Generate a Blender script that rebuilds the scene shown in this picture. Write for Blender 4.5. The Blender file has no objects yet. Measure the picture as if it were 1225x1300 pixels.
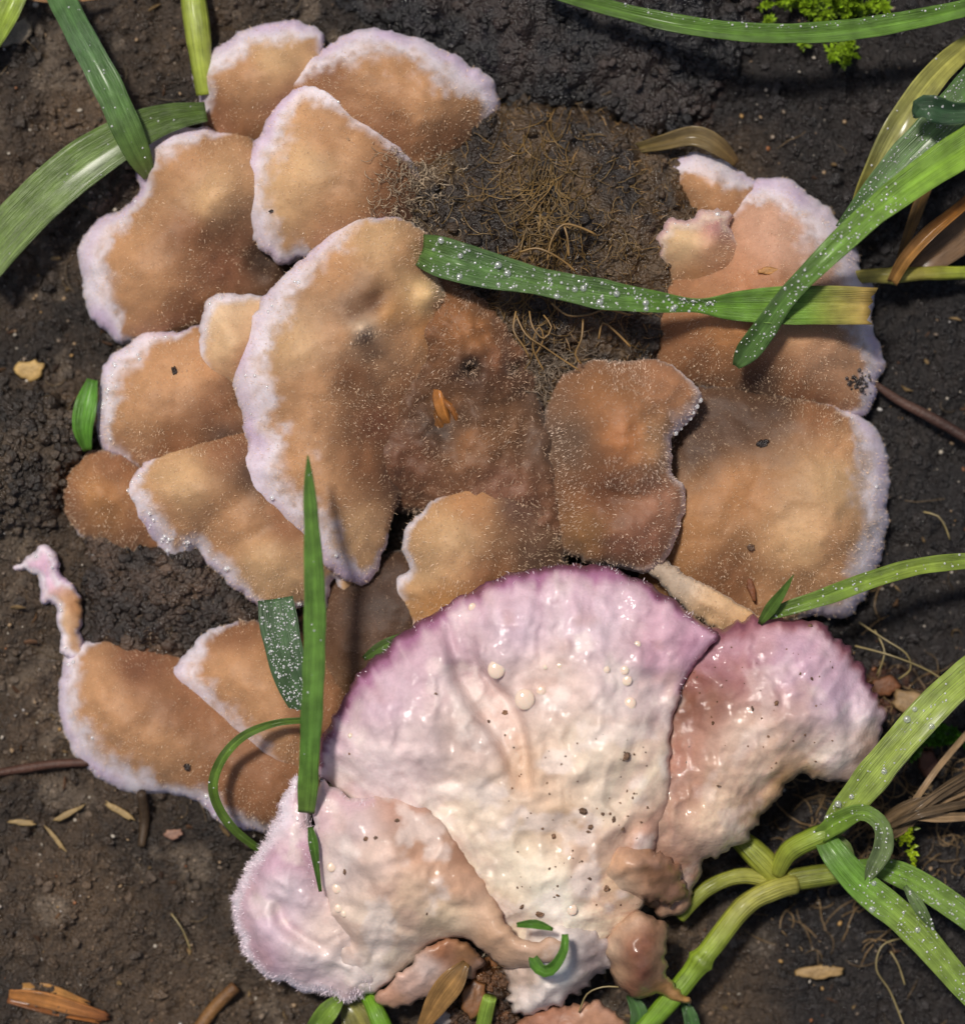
import bpy, math, random
import numpy as np
from mathutils import Vector
from mathutils.geometry import delaunay_2d_cdt

# ------------------------------------------------------------------ camera, sky, sun, exposure
S = bpy.context.scene
S.unit_settings.system = 'METRIC'
S.unit_settings.scale_length = 0.007          # one unit is about 7 mm: a macro photograph
COL = S.collection
D = 45.0                                      # camera height above the soil
FOCUS_Z = 1.25
cam = bpy.data.objects.new('camera', bpy.data.cameras.new('camera'))
COL.objects.link(cam)
cam.location = (0, 0, D)
cam.data.sensor_fit = 'VERTICAL'
cam.data.sensor_height = 24.0
cam.data.lens = 24.0 * D / 13.0
cam.data.clip_start = 0.1
cam.data.clip_end = 5000
cam.data.dof.use_dof = True
cam.data.dof.focus_distance = D - FOCUS_Z
cam.data.dof.aperture_fstop = 0.07
S.camera = cam

SUN_EL, SUN_X, SUN_Y = math.radians(67), -0.6, 0.8
world = bpy.data.worlds.new('World'); S.world = world
world.use_nodes = True
wn = world.node_tree
sky = wn.nodes.new('ShaderNodeTexSky')
sky.sky_type = 'NISHITA'; sky.sun_disc = False
sky.sun_elevation = SUN_EL; sky.sun_rotation = math.atan2(SUN_X, SUN_Y)
sky.dust_density = 3.0
bg = wn.nodes['Background']; bg.inputs['Strength'].default_value = 0.055
wn.links.new(sky.outputs['Color'], bg.inputs['Color'])
sun = bpy.data.objects.new('sun', bpy.data.lights.new('sun', 'SUN'))
COL.objects.link(sun)
sun.data.energy = 2.85; sun.data.angle = math.radians(7); sun.data.color = (1.0, 0.94, 0.86)
ce = math.cos(SUN_EL)
sun.rotation_euler = Vector((SUN_X*ce, SUN_Y*ce, math.sin(SUN_EL))).to_track_quat('Z', 'Y').to_euler()
sun.location = (-8, 16, 30)
vs = S.view_settings
vs.view_transform = 'Standard'; vs.look = 'None'; vs.gamma = 1.0; vs.use_curve_mapping = False
vs.exposure = 0.18
S.cycles.use_denoising = True
S.cycles.max_bounces = 8
S.cycles.sample_clamp_indirect = 6.0

random.seed(7)
RNG = np.random.default_rng(11)

# ------------------------------------------------------------------ maths helpers
def K(z): return (D - z) / D
def W(px, py, z=0.0):
    k = K(z)
    return np.array([(px - 612.5)/100*k, (650 - py)/100*k, z])
def lin(c):
    c = np.asarray(c, float)/255
    return np.where(c <= 0.04045, c/12.92, ((c+0.055)/1.055)**2.4)
def _h(ix, iy, s):
    n = (ix.astype(np.int64)*374761393 + iy.astype(np.int64)*668265263 + s*1442695041) & 0x7fffffff
    n = ((n ^ (n >> 13))*1274126177) & 0x7fffffff
    n = ((n ^ (n >> 16))*668265263) & 0x7fffffff
    return (n ^ (n >> 15))/0x7fffffff
def vnoise(x, y, s=0):
    x = np.asarray(x, float); y = np.asarray(y, float)
    ix = np.floor(x); iy = np.floor(y); fx = x-ix; fy = y-iy
    u = fx**3*(fx*(fx*6-15)+10); v = fy**3*(fy*(fy*6-15)+10)
    a = _h(ix, iy, s); b = _h(ix+1, iy, s); c = _h(ix, iy+1, s); d = _h(ix+1, iy+1, s)
    return 2*((a*(1-u)+b*u)*(1-v)+(c*(1-u)+d*u)*v)-1
def fbm(x, y, o=4, s=0, g=0.5):
    r = 0; a = 1.0; t = 0
    for i in range(o):
        r = r + a*vnoise(x*2**i+i*17.3, y*2**i-i*9.1, s+i*31); t += a; a *= g
    return r/t
def worley(x, y, s=0):
    ix = np.floor(x); iy = np.floor(y); best = np.full(np.shape(x), 9.0)
    for dx in (-1, 0, 1):
        for dy in (-1, 0, 1):
            cx = ix+dx; cy = iy+dy
            d = (cx+_h(cx, cy, s)-x)**2 + (cy+_h(cx, cy, s+77)-y)**2
            best = np.minimum(best, d)
    return np.sqrt(best)
def sstep(a, b, x):
    t = np.clip((x-a)/(b-a), 0, 1); return t*t*(3-2*t)
class TPS:                                    # smooth height through control points
    def __init__(s, pts, reg=0.02):
        p = np.array(pts, float); s.xy = p[:, :2]/100; z = p[:, 2]; n = len(p)
        A = np.zeros((n+3, n+3)); A[:n, :n] = s.u(s.xy[:, None]-s.xy[None]) + reg*np.eye(n)
        A[:n, n] = 1; A[:n, n+1:] = s.xy; A[n, :n] = 1; A[n+1:, :n] = s.xy.T
        s.w = np.linalg.lstsq(A, np.concatenate([z, [0, 0, 0]]), rcond=None)[0]; s.lo = z.min(); s.hi = z.max()
    def u(s, d):
        r2 = (d**2).sum(-1); return 0.5*r2*np.log(r2+1e-9)
    def __call__(s, q):
        v = s.u(q[:, None]-s.xy[None]) @ s.w[:-3] + s.w[-3] + q @ s.w[-2:]
        return np.clip(v, s.lo-0.12, s.hi+0.12)
def blend(q, pts, p=3.0):                     # pigment and, on caps, painted recess shade between control points
    a = np.array([(c[0]/100, c[1]/100) for c in pts]); cs = np.array([lin(c[2]) for c in pts])
    d = ((q[:, None]-a[None])**2).sum(-1)+0.01
    w = d**(-p/2); w /= w.sum(1, keepdims=True)
    return w @ cs
def seg_dist(q, line, closed=False):          # distance, index+t and side of the nearest point of a polyline
    a = line; b = np.roll(line, -1, 0)
    if not closed: a = a[:-1]; b = b[:-1]
    ab = b-a; L2 = (ab**2).sum(1)+1e-12
    bd = np.full(len(q), 1e9); bi = np.zeros(len(q)); bs = np.zeros(len(q))
    for i0 in range(0, len(q), 1500):
        qq = q[i0:i0+1500]
        ap = qq[:, None]-a[None]
        t = np.clip((ap*ab[None]).sum(-1)/L2, 0, 1)
        dv = ap - t[..., None]*ab[None]
        d2 = (dv**2).sum(-1); j = d2.argmin(1); r = np.arange(len(qq))
        bd[i0:i0+1500] = np.sqrt(d2[r, j]); bi[i0:i0+1500] = j+t[r, j]
        bs[i0:i0+1500] = np.sign(ab[j, 0]*ap[r, j, 1]-ab[j, 1]*ap[r, j, 0])
    return bd, bi, bs
def inside(q, poly):
    x, y = q[:, 0], q[:, 1]; r = np.zeros(len(q), bool)
    x1, y1 = poly[:, 0], poly[:, 1]; x2, y2 = np.roll(x1, -1), np.roll(y1, -1)
    for i in range(len(poly)):
        c = (y1[i] > y) != (y2[i] > y)
        if c.any():
            r ^= c & (x < (x2[i]-x1[i])*(y-y1[i])/(y2[i]-y1[i]+1e-15)+x1[i])
    return r
def catmull(P, step, closed=True):
    P = np.array(P, float); n = len(P); out = []
    rng = range(n) if closed else range(n-1)
    for i in rng:
        if closed: p0, p1, p2, p3 = P[i-1], P[i], P[(i+1) % n], P[(i+2) % n]
        else: p0, p1, p2, p3 = P[max(i-1, 0)], P[i], P[i+1], P[min(i+2, n-1)]
        m = max(2, int(np.linalg.norm(p2[:2]-p1[:2])/step))
        for t in np.arange(m)/m:
            out.append(0.5*((2*p1)+(p2-p0)*t+(2*p0-5*p1+4*p2-p3)*t*t+(3*p1-p0-3*p2+p3)*t**3))
    if not closed: out.append(P[-1])
    return np.array(out)

# ------------------------------------------------------------------ object helpers
def mesh_obj(name, v, f, mat, parent=None, loc=(0, 0, 0), col=None, uv=None, normals=None, smooth=True):
    v = np.asarray(v, float) - np.asarray(loc, float)
    me = bpy.data.meshes.new(name)
    me.from_pydata(v.tolist(), [], f.tolist() if hasattr(f, 'tolist') else f)
    if col is not None:
        a = me.attributes.new('col', 'FLOAT_COLOR', 'POINT')
        a.data.foreach_set('color', np.c_[col, np.ones(len(v))].astype(np.float32).ravel())
    if uv is not None:
        a = me.attributes.new('across', 'FLOAT_VECTOR', 'POINT')
        a.data.foreach_set('vector', np.c_[uv, np.zeros(len(v))].astype(np.float32).ravel())
    if smooth:
        me.polygons.foreach_set('use_smooth', np.ones(len(me.polygons), bool))
    me.update()
    if normals is not None:
        me.normals_split_custom_set_from_vertices(normals.tolist())
    me.materials.append(mat)
    o = bpy.data.objects.new(name, me); COL.objects.link(o)
    if parent is None: o.location = loc
    else: o.parent = parent
    return o
def tag(o, label=None, cat=None, group=None, kind=None):
    if label: o['label'] = label
    if cat: o['category'] = cat
    if group: o['group'] = group
    if kind: o['kind'] = kind
    return o
def thing(name, label, cat, loc, group=None):
    o = bpy.data.objects.new(name, None); COL.objects.link(o); o.location = loc
    o.empty_display_size = 0.3
    return tag(o, label, cat, group)
def ico(sub):
    t = (1+5**.5)/2
    v = [(-1,t,0),(1,t,0),(-1,-t,0),(1,-t,0),(0,-1,t),(0,1,t),(0,-1,-t),(0,1,-t),(t,0,-1),(t,0,1),(-t,0,-1),(-t,0,1)]
    f = [(0,11,5),(0,5,1),(0,1,7),(0,7,10),(0,10,11),(1,5,9),(5,11,4),(11,10,2),(10,7,6),(7,1,8),(3,9,4),(3,4,2),(3,2,6),(3,6,8),(3,8,9),(4,9,5),(2,4,11),(6,2,10),(8,6,7),(9,8,1)]
    v = [np.array(p)/np.linalg.norm(p) for p in v]
    for _ in range(sub):
        c = {}; nf = []
        def mid(a, b):
            k = (min(a, b), max(a, b))
            if k not in c:
                m = v[a]+v[b]; v.append(m/np.linalg.norm(m)); c[k] = len(v)-1
            return c[k]
        for a, b, d in f:
            x, y, z = mid(a, b), mid(b, d), mid(d, a)
            nf += [(a, x, z), (b, y, x), (d, z, y), (x, y, z)]
        f = nf
    return np.array(v), np.array(f)
ICO = [ico(i) for i in range(4)]
def rotmat(n):
    a = RNG.uniform(0, 2*np.pi, (n, 3)); R = np.zeros((n, 3, 3))
    for i, (x, y, z) in enumerate(a):
        cx, sx, cy, sy, cz, sz = math.cos(x), math.sin(x), math.cos(y), math.sin(y), math.cos(z), math.sin(z)
        R[i] = np.array([[cz, -sz, 0], [sz, cz, 0], [0, 0, 1]]) @ np.array([[cy, 0, sy], [0, 1, 0], [-sy, 0, cy]]) @ np.array([[1, 0, 0], [0, cx, -sx], [0, sx, cx]])
    return R
def lumps(P, R, sub=1, rough=0.3, flat=0.8, cols=None, stretch=0.4):
    """many little lumps as one vertex/face set"""
    bv, bf = ICO[sub]; n = len(P); m = len(bv)
    sc = 1 + RNG.uniform(-stretch, stretch, (n, 1, 3))
    rad = 1 + RNG.uniform(-rough, rough, (n, m, 1))
    v = np.einsum('nij,nmj->nmi', rotmat(n), bv[None]*sc*rad)
    v[..., 2] *= flat
    v = v*np.asarray(R)[:, None, None] + np.asarray(P)[:, None, :]
    f = (bf[None] + (np.arange(n)*m)[:, None, None]).reshape(-1, 3)
    c = None if cols is None else np.repeat(cols, m, 0)
    return v.reshape(-1, 3), f, c

# ------------------------------------------------------------------ materials
def nodes(name):
    m = bpy.data.materials.new(name); m.use_nodes = True
    t = m.node_tree; return m, t, t.nodes['Principled BSDF'], t.nodes, t.links
def mat_tinted(name, rough=0.6, spec=0.4, coat=0.0, coat_rough=0.1, bump=0.3, scale=25.0, dist=0.02,
               var=(0.78, 1.18), vscale=14.0, sss=0.0, sheen=0.0, rvar=0.0, wet=None, speck=0.0, film=None):
    m, t, b, N, L = nodes(name)
    at = N.new('ShaderNodeAttribute'); at.attribute_name = 'col'
    tc = N.new('ShaderNodeTexCoord')
    nz = N.new('ShaderNodeTexNoise'); nz.inputs['Scale'].default_value = vscale; nz.inputs['Detail'].default_value = 5; nz.inputs['Roughness'].default_value = 0.65
    L.new(tc.outputs['Object'], nz.inputs['Vector'])
    mr = N.new('ShaderNodeMapRange'); mr.inputs['From Min'].default_value = 0.25; mr.inputs['From Max'].default_value = 0.75
    mr.inputs['To Min'].default_value = var[0]; mr.inputs['To Max'].default_value = var[1]
    if speck:
        ns = N.new('ShaderNodeTexNoise'); ns.inputs['Scale'].default_value = 38; ns.inputs['Detail'].default_value = 3
        L.new(tc.outputs['Object'], ns.inputs['Vector'])
        mm = N.new('ShaderNodeMix'); mm.inputs[0].default_value = speck
        L.new(nz.outputs['Fac'], mm.inputs[2]); L.new(ns.outputs['Fac'], mm.inputs[3]); L.new(mm.outputs[0], mr.inputs['Value'])
    else: L.new(nz.outputs['Fac'], mr.inputs['Value'])
    if wet:
        nw = N.new('ShaderNodeTexNoise'); nw.inputs['Scale'].default_value = wet; nw.inputs['Detail'].default_value = 4
        L.new(tc.outputs['Object'], nw.inputs['Vector'])
        mw = N.new('ShaderNodeMapRange'); mw.inputs['From Min'].default_value = 0.48; mw.inputs['From Max'].default_value = 0.57
        mw.inputs['To Min'].default_value = 0.0; mw.inputs['To Max'].default_value = coat
        L.new(nw.outputs['Fac'], mw.inputs['Value']); L.new(mw.outputs['Result'], b.inputs['Coat Weight'])
    mx = N.new('ShaderNodeVectorMath'); mx.operation = 'SCALE'
    L.new(at.outputs['Color'], mx.inputs[0]); L.new(mr.outputs['Result'], mx.inputs['Scale'])
    L.new(mx.outputs['Vector'], b.inputs['Base Color'])
    b.inputs['Roughness'].default_value = rough
    b.inputs['Specular IOR Level'].default_value = spec
    b.inputs['Coat Weight'].default_value = coat
    b.inputs['Coat Roughness'].default_value = coat_rough
    if sheen:
        b.inputs['Sheen Weight'].default_value = sheen; b.inputs['Sheen Roughness'].default_value = 0.4
    if sss:
        b.inputs['Subsurface Weight'].default_value = sss
        b.inputs['Subsurface Radius'].default_value = (1.0, 0.75, 0.62); b.inputs['Subsurface Scale'].default_value = 0.12
    n2 = N.new('ShaderNodeTexNoise'); n2.inputs['Scale'].default_value = scale; n2.inputs['Detail'].default_value = 4
    L.new(tc.outputs['Object'], n2.inputs['Vector'])
    bp = N.new('ShaderNodeBump'); bp.inputs['Strength'].default_value = bump; bp.inputs['Distance'].default_value = dist
    L.new(n2.outputs['Fac'], bp.inputs['Height']); L.new(bp.outputs['Normal'], b.inputs['Normal'])
    if film:
        nf_ = N.new('ShaderNodeTexNoise'); nf_.inputs['Scale'].default_value = film; nf_.inputs['Detail'].default_value = 3
        L.new(tc.outputs['Object'], nf_.inputs['Vector'])
        bf_ = N.new('ShaderNodeBump'); bf_.inputs['Strength'].default_value = 0.8; bf_.inputs['Distance'].default_value = 0.024
        L.new(nf_.outputs['Fac'], bf_.inputs['Height']); L.new(bf_.outputs['Normal'], b.inputs['Coat Normal'])
    elif coat: L.new(bp.outputs['Normal'], b.inputs['Coat Normal'])
    if rvar:
        n3 = N.new('ShaderNodeTexNoise'); n3.inputs['Scale'].default_value = 6
        L.new(tc.outputs['Object'], n3.inputs['Vector'])
        m3 = N.new('ShaderNodeMapRange'); m3.inputs['From Min'].default_value = 0.3; m3.inputs['From Max'].default_value = 0.7
        m3.inputs['To Min'].default_value = rough-rvar; m3.inputs['To Max'].default_value = rough+rvar
        L.new(n3.outputs['Fac'], m3.inputs['Value']); L.new(m3.outputs['Result'], b.inputs['Roughness'])
    return m
M_CAP = mat_tinted('felted cap', 0.6, 0.35, bump=0.22, scale=34, dist=0.03, var=(0.8, 1.18), vscale=6, sheen=0.12, speck=0.25, sss=0.35)
M_WET = mat_tinted('wet gelatinous flesh', 0.6, 0.3, coat=0.9, coat_rough=0.05, bump=0.25, scale=20, dist=0.03, var=(0.74, 1.16), vscale=4, sss=0.2, wet=3.0, speck=0.25, film=15.0)
M_JELLY = mat_tinted('brown jelly flesh', 0.4, 0.5, coat=0.9, coat_rough=0.05, bump=0.2, scale=18, dist=0.03, var=(0.65, 1.3), vscale=5, sss=0.12, wet=4.0, film=9.0)
M_HAIR = mat_tinted('fungal hairs', 0.35, 0.6, bump=0.0, var=(0.9, 1.1))
M_SOIL = mat_tinted('wet soil', 0.38, 0.55, bump=1.0, scale=26, dist=0.07, var=(0.15, 2.0), vscale=7.5, rvar=0.24, speck=0.5)
M_CRUMB = mat_tinted('soil crumbs', 0.36, 0.7, bump=0.9, scale=34, dist=0.05, var=(0.3, 1.8), vscale=16, rvar=0.24, speck=0.4)
M_WOOD = mat_tinted('rotten wood', 0.32, 0.8, bump=1.0, scale=22, dist=0.07, var=(0.2, 1.9), vscale=10, rvar=0.25, speck=0.5)
M_GRIT = mat_tinted('mineral grit', 0.45, 0.5, bump=0.5, scale=30, var=(0.8, 1.2))
M_DRY = mat_tinted('dry plant', 0.55, 0.4, bump=0.6, scale=30, dist=0.02, var=(0.6, 1.3), vscale=12)
M_FIBRE = mat_tinted('plant fibre', 0.4, 0.5, bump=0.0, var=(0.7, 1.2), vscale=5)
def mat_leaf(name, veins=22, rough=0.36, coat=0.1, pale=0.12):
    m, t, b, N, L = nodes(name)
    at = N.new('ShaderNodeAttribute'); at.attribute_name = 'col'
    uv = N.new('ShaderNodeAttribute'); uv.attribute_name = 'across'
    mp = N.new('ShaderNodeMapping'); mp.inputs['Scale'].default_value = (veins, 0.8, 1)
    L.new(uv.outputs['Vector'], mp.inputs['Vector'])
    nz = N.new('ShaderNodeTexNoise'); nz.inputs['Scale'].default_value = 1.0; nz.inputs['Detail'].default_value = 3
    L.new(mp.outputs['Vector'], nz.inputs['Vector'])
    tc = N.new('ShaderNodeTexCoord')
    n2 = N.new('ShaderNodeTexNoise'); n2.inputs['Scale'].default_value = 5.0; n2.inputs['Detail'].default_value = 5
    L.new(tc.outputs['Object'], n2.inputs['Vector'])
    ad = N.new('ShaderNodeMath'); ad.operation = 'ADD'
    L.new(nz.outputs['Fac'], ad.inputs[0]); L.new(n2.outputs['Fac'], ad.inputs[1])
    mr = N.new('ShaderNodeMapRange'); mr.inputs['From Min'].default_value = 0.7; mr.inputs['From Max'].default_value = 1.3
    mr.inputs['To Min'].default_value = 0.55; mr.inputs['To Max'].default_value = 1.4
    L.new(ad.outputs[0], mr.inputs['Value'])
    mx = N.new('ShaderNodeVectorMath'); mx.operation = 'SCALE'
    L.new(at.outputs['Color'], mx.inputs[0]); L.new(mr.outputs['Result'], mx.inputs['Scale'])
    L.new(mx.outputs['Vector'], b.inputs['Base Color'])
    b.inputs['Roughness'].default_value = rough; b.inputs['Coat Weight'].default_value = coat; b.inputs['Coat Roughness'].default_value = 0.15
    bp = N.new('ShaderNodeBump'); bp.inputs['Strength'].default_value = 0.8; bp.inputs['Distance'].default_value = 0.03
    L.new(nz.outputs['Fac'], bp.inputs['Height']); L.new(bp.outputs['Normal'], b.inputs['Normal'])
    tr = N.new('ShaderNodeBsdfTranslucent'); L.new(mx.outputs['Vector'], tr.inputs['Color'])
    ms = N.new('ShaderNodeMixShader'); ms.inputs[0].default_value = pale
    L.new(b.outputs[0], ms.inputs[1]); L.new(tr.outputs[0], ms.inputs[2])
    L.new(ms.outputs[0], N['Material Output'].inputs['Surface'])
    return m
M_LEAF = mat_leaf('grass leaf')
M_STEM = mat_leaf('grass stem', veins=9, rough=0.42, coat=0.08, pale=0.1)
M_DEADLEAF = mat_leaf('dead grass leaf', veins=18, rough=0.45, coat=0.2, pale=0.2)
def mat_water(name, milky):
    m, t, b, N, L = nodes(name)
    b.inputs['Base Color'].default_value = (1, 1, 1, 1); b.inputs['Roughness'].default_value = 0.02
    b.inputs['IOR'].default_value = 1.33; b.inputs['Transmission Weight'].default_value = milky
    b.inputs['Coat Weight'].default_value = 1.0; b.inputs['Coat Roughness'].default_value = 0.12; b.inputs['Coat IOR'].default_value = 1.7
    return m
M_WATER = mat_water('water', 0.8); M_DEW = mat_water('fine dew', 0.6)
def mat_bead():
    m, t, b, N, L = nodes('milky droplet')
    b.inputs['Base Color'].default_value = (0.80, 0.63, 0.50, 1); b.inputs['Roughness'].default_value = 0.08
    b.inputs['Subsurface Weight'].default_value = 0.3; b.inputs['Subsurface Scale'].default_value = 0.05
    b.inputs['Coat Weight'].default_value = 0.6
    return m
M_BEAD = mat_bead()

# ------------------------------------------------------------------ soil
def ground_h(x, y):
    h = 0.22*fbm(x*0.35, y*0.35, 3, 3) + 0.13*fbm(x*1.3, y*1.3, 3, 9)
    w1 = worley(x*2.6+0.3*fbm(x*3, y*3, 2, 5), y*2.6, 21); w2 = worley(x*6.5, y*6.5, 22); w3 = worley(x*13, y*13, 24)
    h = h + 0.16*(0.5-w1) + 0.11*(0.5-w2) + 0.06*(0.5-w3)
    return h - 0.05
def soil_col(x, y):
    px = x*100+612.5; py = 650-y*100
    base = lin((84, 68, 52)); dark = lin((38, 31, 25)); black = lin((27, 24, 24)); grey = lin((104, 91, 77)); rust = lin((112, 62, 34))
    n = np.clip(0.5+0.9*fbm(x*0.8, y*0.8, 4, 40), 0, 1)[:, None]
    c = dark*(1-n)+base*n
    g = sstep(0.15, 0.5, fbm(x*2.2+5, y*2.2, 4, 51))[:, None]*0.7
    c = c*(1-g)+grey*g
    wig = 60*fbm(x*0.9, y*0.9, 3, 60)
    bk = np.maximum(sstep(420, 520, px+wig)*sstep(220, 140, py-wig), sstep(900, 1010, px+wig))[:, None]
    c = c*(1-0.92*bk)+black*0.92*bk
    r = np.exp(-(((px-845)/42)**2+((py-105)/55)**2)) + 0.8*np.exp(-(((px-1120)/40)**2+((py-880)/25)**2))
    r = (np.clip(r, 0, 1)*sstep(0.0, 0.3, fbm(x*6, y*6, 4, 70)))[:, None]
    return c*(1-r)+rust*r
def axis(h, step):
    a = np.arange(-h, h+step/2, step); o = []; d = step; p = h
    while p < 900:
        d *= 1.5; p += d; o.append(p)
    o = np.array(o); return np.concatenate([-o[::-1], a, o])
ax, ay = axis(7.0, 0.036), axis(7.4, 0.036)
GX, GY = np.meshgrid(ax, ay); gx, gy = GX.ravel(), GY.ravel()
gz = ground_h(gx, gy)
nx, ny = len(ax), len(ay)
I = (np.arange(ny-1)[:, None]*nx+np.arange(nx-1)[None]).ravel()
soil = mesh_obj('soil', np.c_[gx, gy, gz], np.c_[I, I+1, I+nx+1, I+nx], M_SOIL, col=soil_col(gx, gy))
tag(soil, 'dark damp crumbly soil under the fungus', 'soil', kind='structure')
def scatter(n, x0=-6.6, x1=6.6, y0=-7, y1=7):
    return RNG.uniform(x0, x1, n), RNG.uniform(y0, y1, n)
x, y = scatter(8000); r = 0.012+0.05*RNG.random(len(x))**3.5
keep = fbm(x*0.9, y*0.9, 3, 90) > -0.35; x, y, r = x[keep], y[keep], r[keep]
c = soil_col(x, y)*RNG.uniform(0.6, 1.7, (len(x), 1))
v, f, vc = lumps(np.c_[x, y, ground_h(x, y)+r*0.25], r*1.2, 1, 0.34, 0.75, c)
x, y = scatter(30000); r = 0.007+0.02*RNG.random(len(x))**2.5
c = soil_col(x, y)*RNG.uniform(0.5, 2.3, (len(x), 1))
v2, f2, vc2 = lumps(np.c_[x, y, ground_h(x, y)+r*0.4], r*1.2, 0, 0.3, 0.8, c)
f = np.concatenate([f, f2+len(v)]); v = np.concatenate([v, v2]); vc = np.concatenate([vc, vc2])
tag(mesh_obj('soil_crumbs', v, f, M_CRUMB, col=vc, smooth=False), 'loose brown crumbs of damp soil covering the ground', 'soil crumbs', kind='stuff')
x, y = scatter(2200); r = 0.008+0.022*RNG.random(len(x))**4
pal = np.array([lin(q) for q in ((175, 165, 150), (150, 125, 95), (164, 128, 76), (138, 88, 52), (205, 200, 195), (120, 105, 90))])
c = pal[RNG.choice(6, len(x), p=[.3, .3, .05, .05, .06, .24])]
v, f, vc = lumps(np.c_[x, y, ground_h(x, y)+r*0.6+0.015], r, 1, 0.15, 0.85, c)
tag(mesh_obj('mineral_grit', v, f, M_GRIT, col=vc), 'tiny pale and rusty mineral grains strewn over the soil', 'grit', kind='stuff')

# ------------------------------------------------------------------ sheets of flesh: outline + height + pigment with recess shade
SURF = {}
def vert_normals(v, f):
    n = np.zeros_like(v); fn = np.cross(v[f[:, 1]]-v[f[:, 0]], v[f[:, 2]]-v[f[:, 0]])
    for k in range(3): np.add.at(n, f[:, k], fn)
    return n/(np.linalg.norm(n, axis=1, keepdims=True)+1e-12)
def sheet(outline, hp, thick=0.1, er=0.14, step=0.042, jag=(0.018, 0.012), creases=(), bumps=(), rough=(0.085, 0.022), seed=1, ruffle=0.0, relief=1.0, dome=0.0):
    """closed solid under a traced edge. outline: (px, py[, m]) with m = width of the pale rim in px.
    returns verts, faces, n_top, per-vertex dict"""
    O = np.array([(p[0]/100, p[1]/100, (p[2] if len(p) > 2 else 0)/100) for p in outline])
    B = catmull(O, step)
    if (B[:, 0]*np.roll(B[:, 1], -1)-np.roll(B[:, 0], -1)*B[:, 1]).sum() > 0: B = B[::-1]   # image y points down
    tn = np.roll(B[:, :2], -1, 0)-np.roll(B[:, :2], 1, 0); nn = np.c_[tn[:, 1], -tn[:, 0]]; nn /= np.linalg.norm(nn, axis=1, keepdims=True)+1e-9
    ca = B[:, 0]*3.1; cb = B[:, 1]*3.1
    off = jag[0]*1.6*vnoise(ca*2, cb*2, seed+5)+jag[1]*1.6*vnoise(ca*5, cb*5, seed+6)
    Bx = B[:, :2]+nn*off[:, None]
    lo, hi = Bx.min(0), Bx.max(0)
    gx_, gy_ = np.meshgrid(np.arange(lo[0], hi[0], step), np.arange(lo[1], hi[1], step*0.87))
    gx_[1::2] += step/2
    q = np.c_[gx_.ravel(), gy_.ravel()] + RNG.uniform(-0.2, 0.2, (gx_.size, 2))*step
    q = q[inside(q, Bx)]
    d, _, _ = seg_dist(q, Bx, True); q = q[d > step*0.55]
    nb = len(Bx)
    pts = [Vector(p) for p in np.concatenate([Bx, q]).tolist()]
    vo, eo, fo, _, _, _ = delaunay_2d_cdt(pts, [(i, (i+1) % nb) for i in range(nb)], [], 1, 1e-6)
    V = np.array([tuple(p) for p in vo]); F = np.array([t for t in fo if len(t) == 3])
    uu, inv = np.unique(F, return_inverse=True); V = V[uu]; F = inv.reshape(-1, 3)
    a2 = (V[F[:, 1], 0]-V[F[:, 0], 0])*(V[F[:, 2], 1]-V[F[:, 0], 1])-(V[F[:, 2], 0]-V[F[:, 0], 0])*(V[F[:, 1], 1]-V[F[:, 0], 1])
    F[a2 > 0] = F[a2 > 0][:, ::-1]                                          # up once y is flipped
    ed = np.sort(np.concatenate([F[:, [0, 1]], F[:, [1, 2]], F[:, [2, 0]]]), 1)
    u, cnt = np.unique(ed, axis=0, return_counts=True)
    isb = np.zeros(len(V), bool); isb[u[cnt == 1].ravel()] = True
    d, bi, _ = seg_dist(V, Bx, True); d[isb] = 0
    m = B[(np.round(bi).astype(int)) % nb, 2]
    h = TPS(hp)(V); hm = float(np.mean(h)); h = hm+relief*(h-hm)
    x, y = V[:, 0], V[:, 1]
    h = h + rough[0]*fbm(x*1.7, y*1.7, 3, seed) + rough[1]*fbm(x*6, y*6, 3, seed+3)
    if dome: h = h + dome*(1-np.exp(-d/0.38)) - 0.6*dome
    if ruffle: h = h + ruffle*np.exp(-d/0.35)*fbm(x*2.6, y*2.6, 2, seed+8)
    for cr in creases:                                                     # (line, width px, depth, step height, step reach px)
        ln = catmull([(a/100, b/100) for a, b in cr[0]], 0.08, False)
        dd, ii, sd = seg_dist(V, ln)
        endf = np.clip(np.minimum(ii, len(ln)-1-ii)/4.0, 0, 1)
        wd = cr[1]/100
        h = h - cr[2]*np.exp(-(dd/wd)**2)*endf
        if len(cr) > 3:
            h = h + cr[3]*np.tanh(sd*dd/(wd*0.7))*np.exp(-(dd/(cr[4]/100))**2)*endf
    for bx_, by_, br, bz in bumps:
        h = h + bz*np.exp(-(((x-bx_/100)**2+(y-by_/100)**2)/(br/100)**2))
    p = np.sqrt(np.clip(1-(1-np.minimum(d/er, 1))**2, 0, 1))
    zt = h - thick*0.5*(1-p); zb = h - thick*0.5 - thick*0.5*p - 0.002*(~isb)
    n = len(V)
    idx = np.where(isb, np.arange(n), n+np.arange(n))
    zc = float(np.mean(zt[isb])); k = K(zc)
    wx, wy = (x-6.125)*k, (6.5-y)*k
    VV = np.concatenate([np.c_[wx, wy, zt], np.c_[wx, wy, zb]])
    FF = np.concatenate([F, idx[F][:, ::-1]])
    used = np.zeros(2*n, bool); used[FF.ravel()] = True
    remap = np.cumsum(used)-1
    info = dict(q=V, d=d, m=m, n=n, F=F)
    return VV[used], remap[FF], len(F), info, used
def put_surf(name, v, n): SURF[name] = (v[:n].copy())
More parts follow.
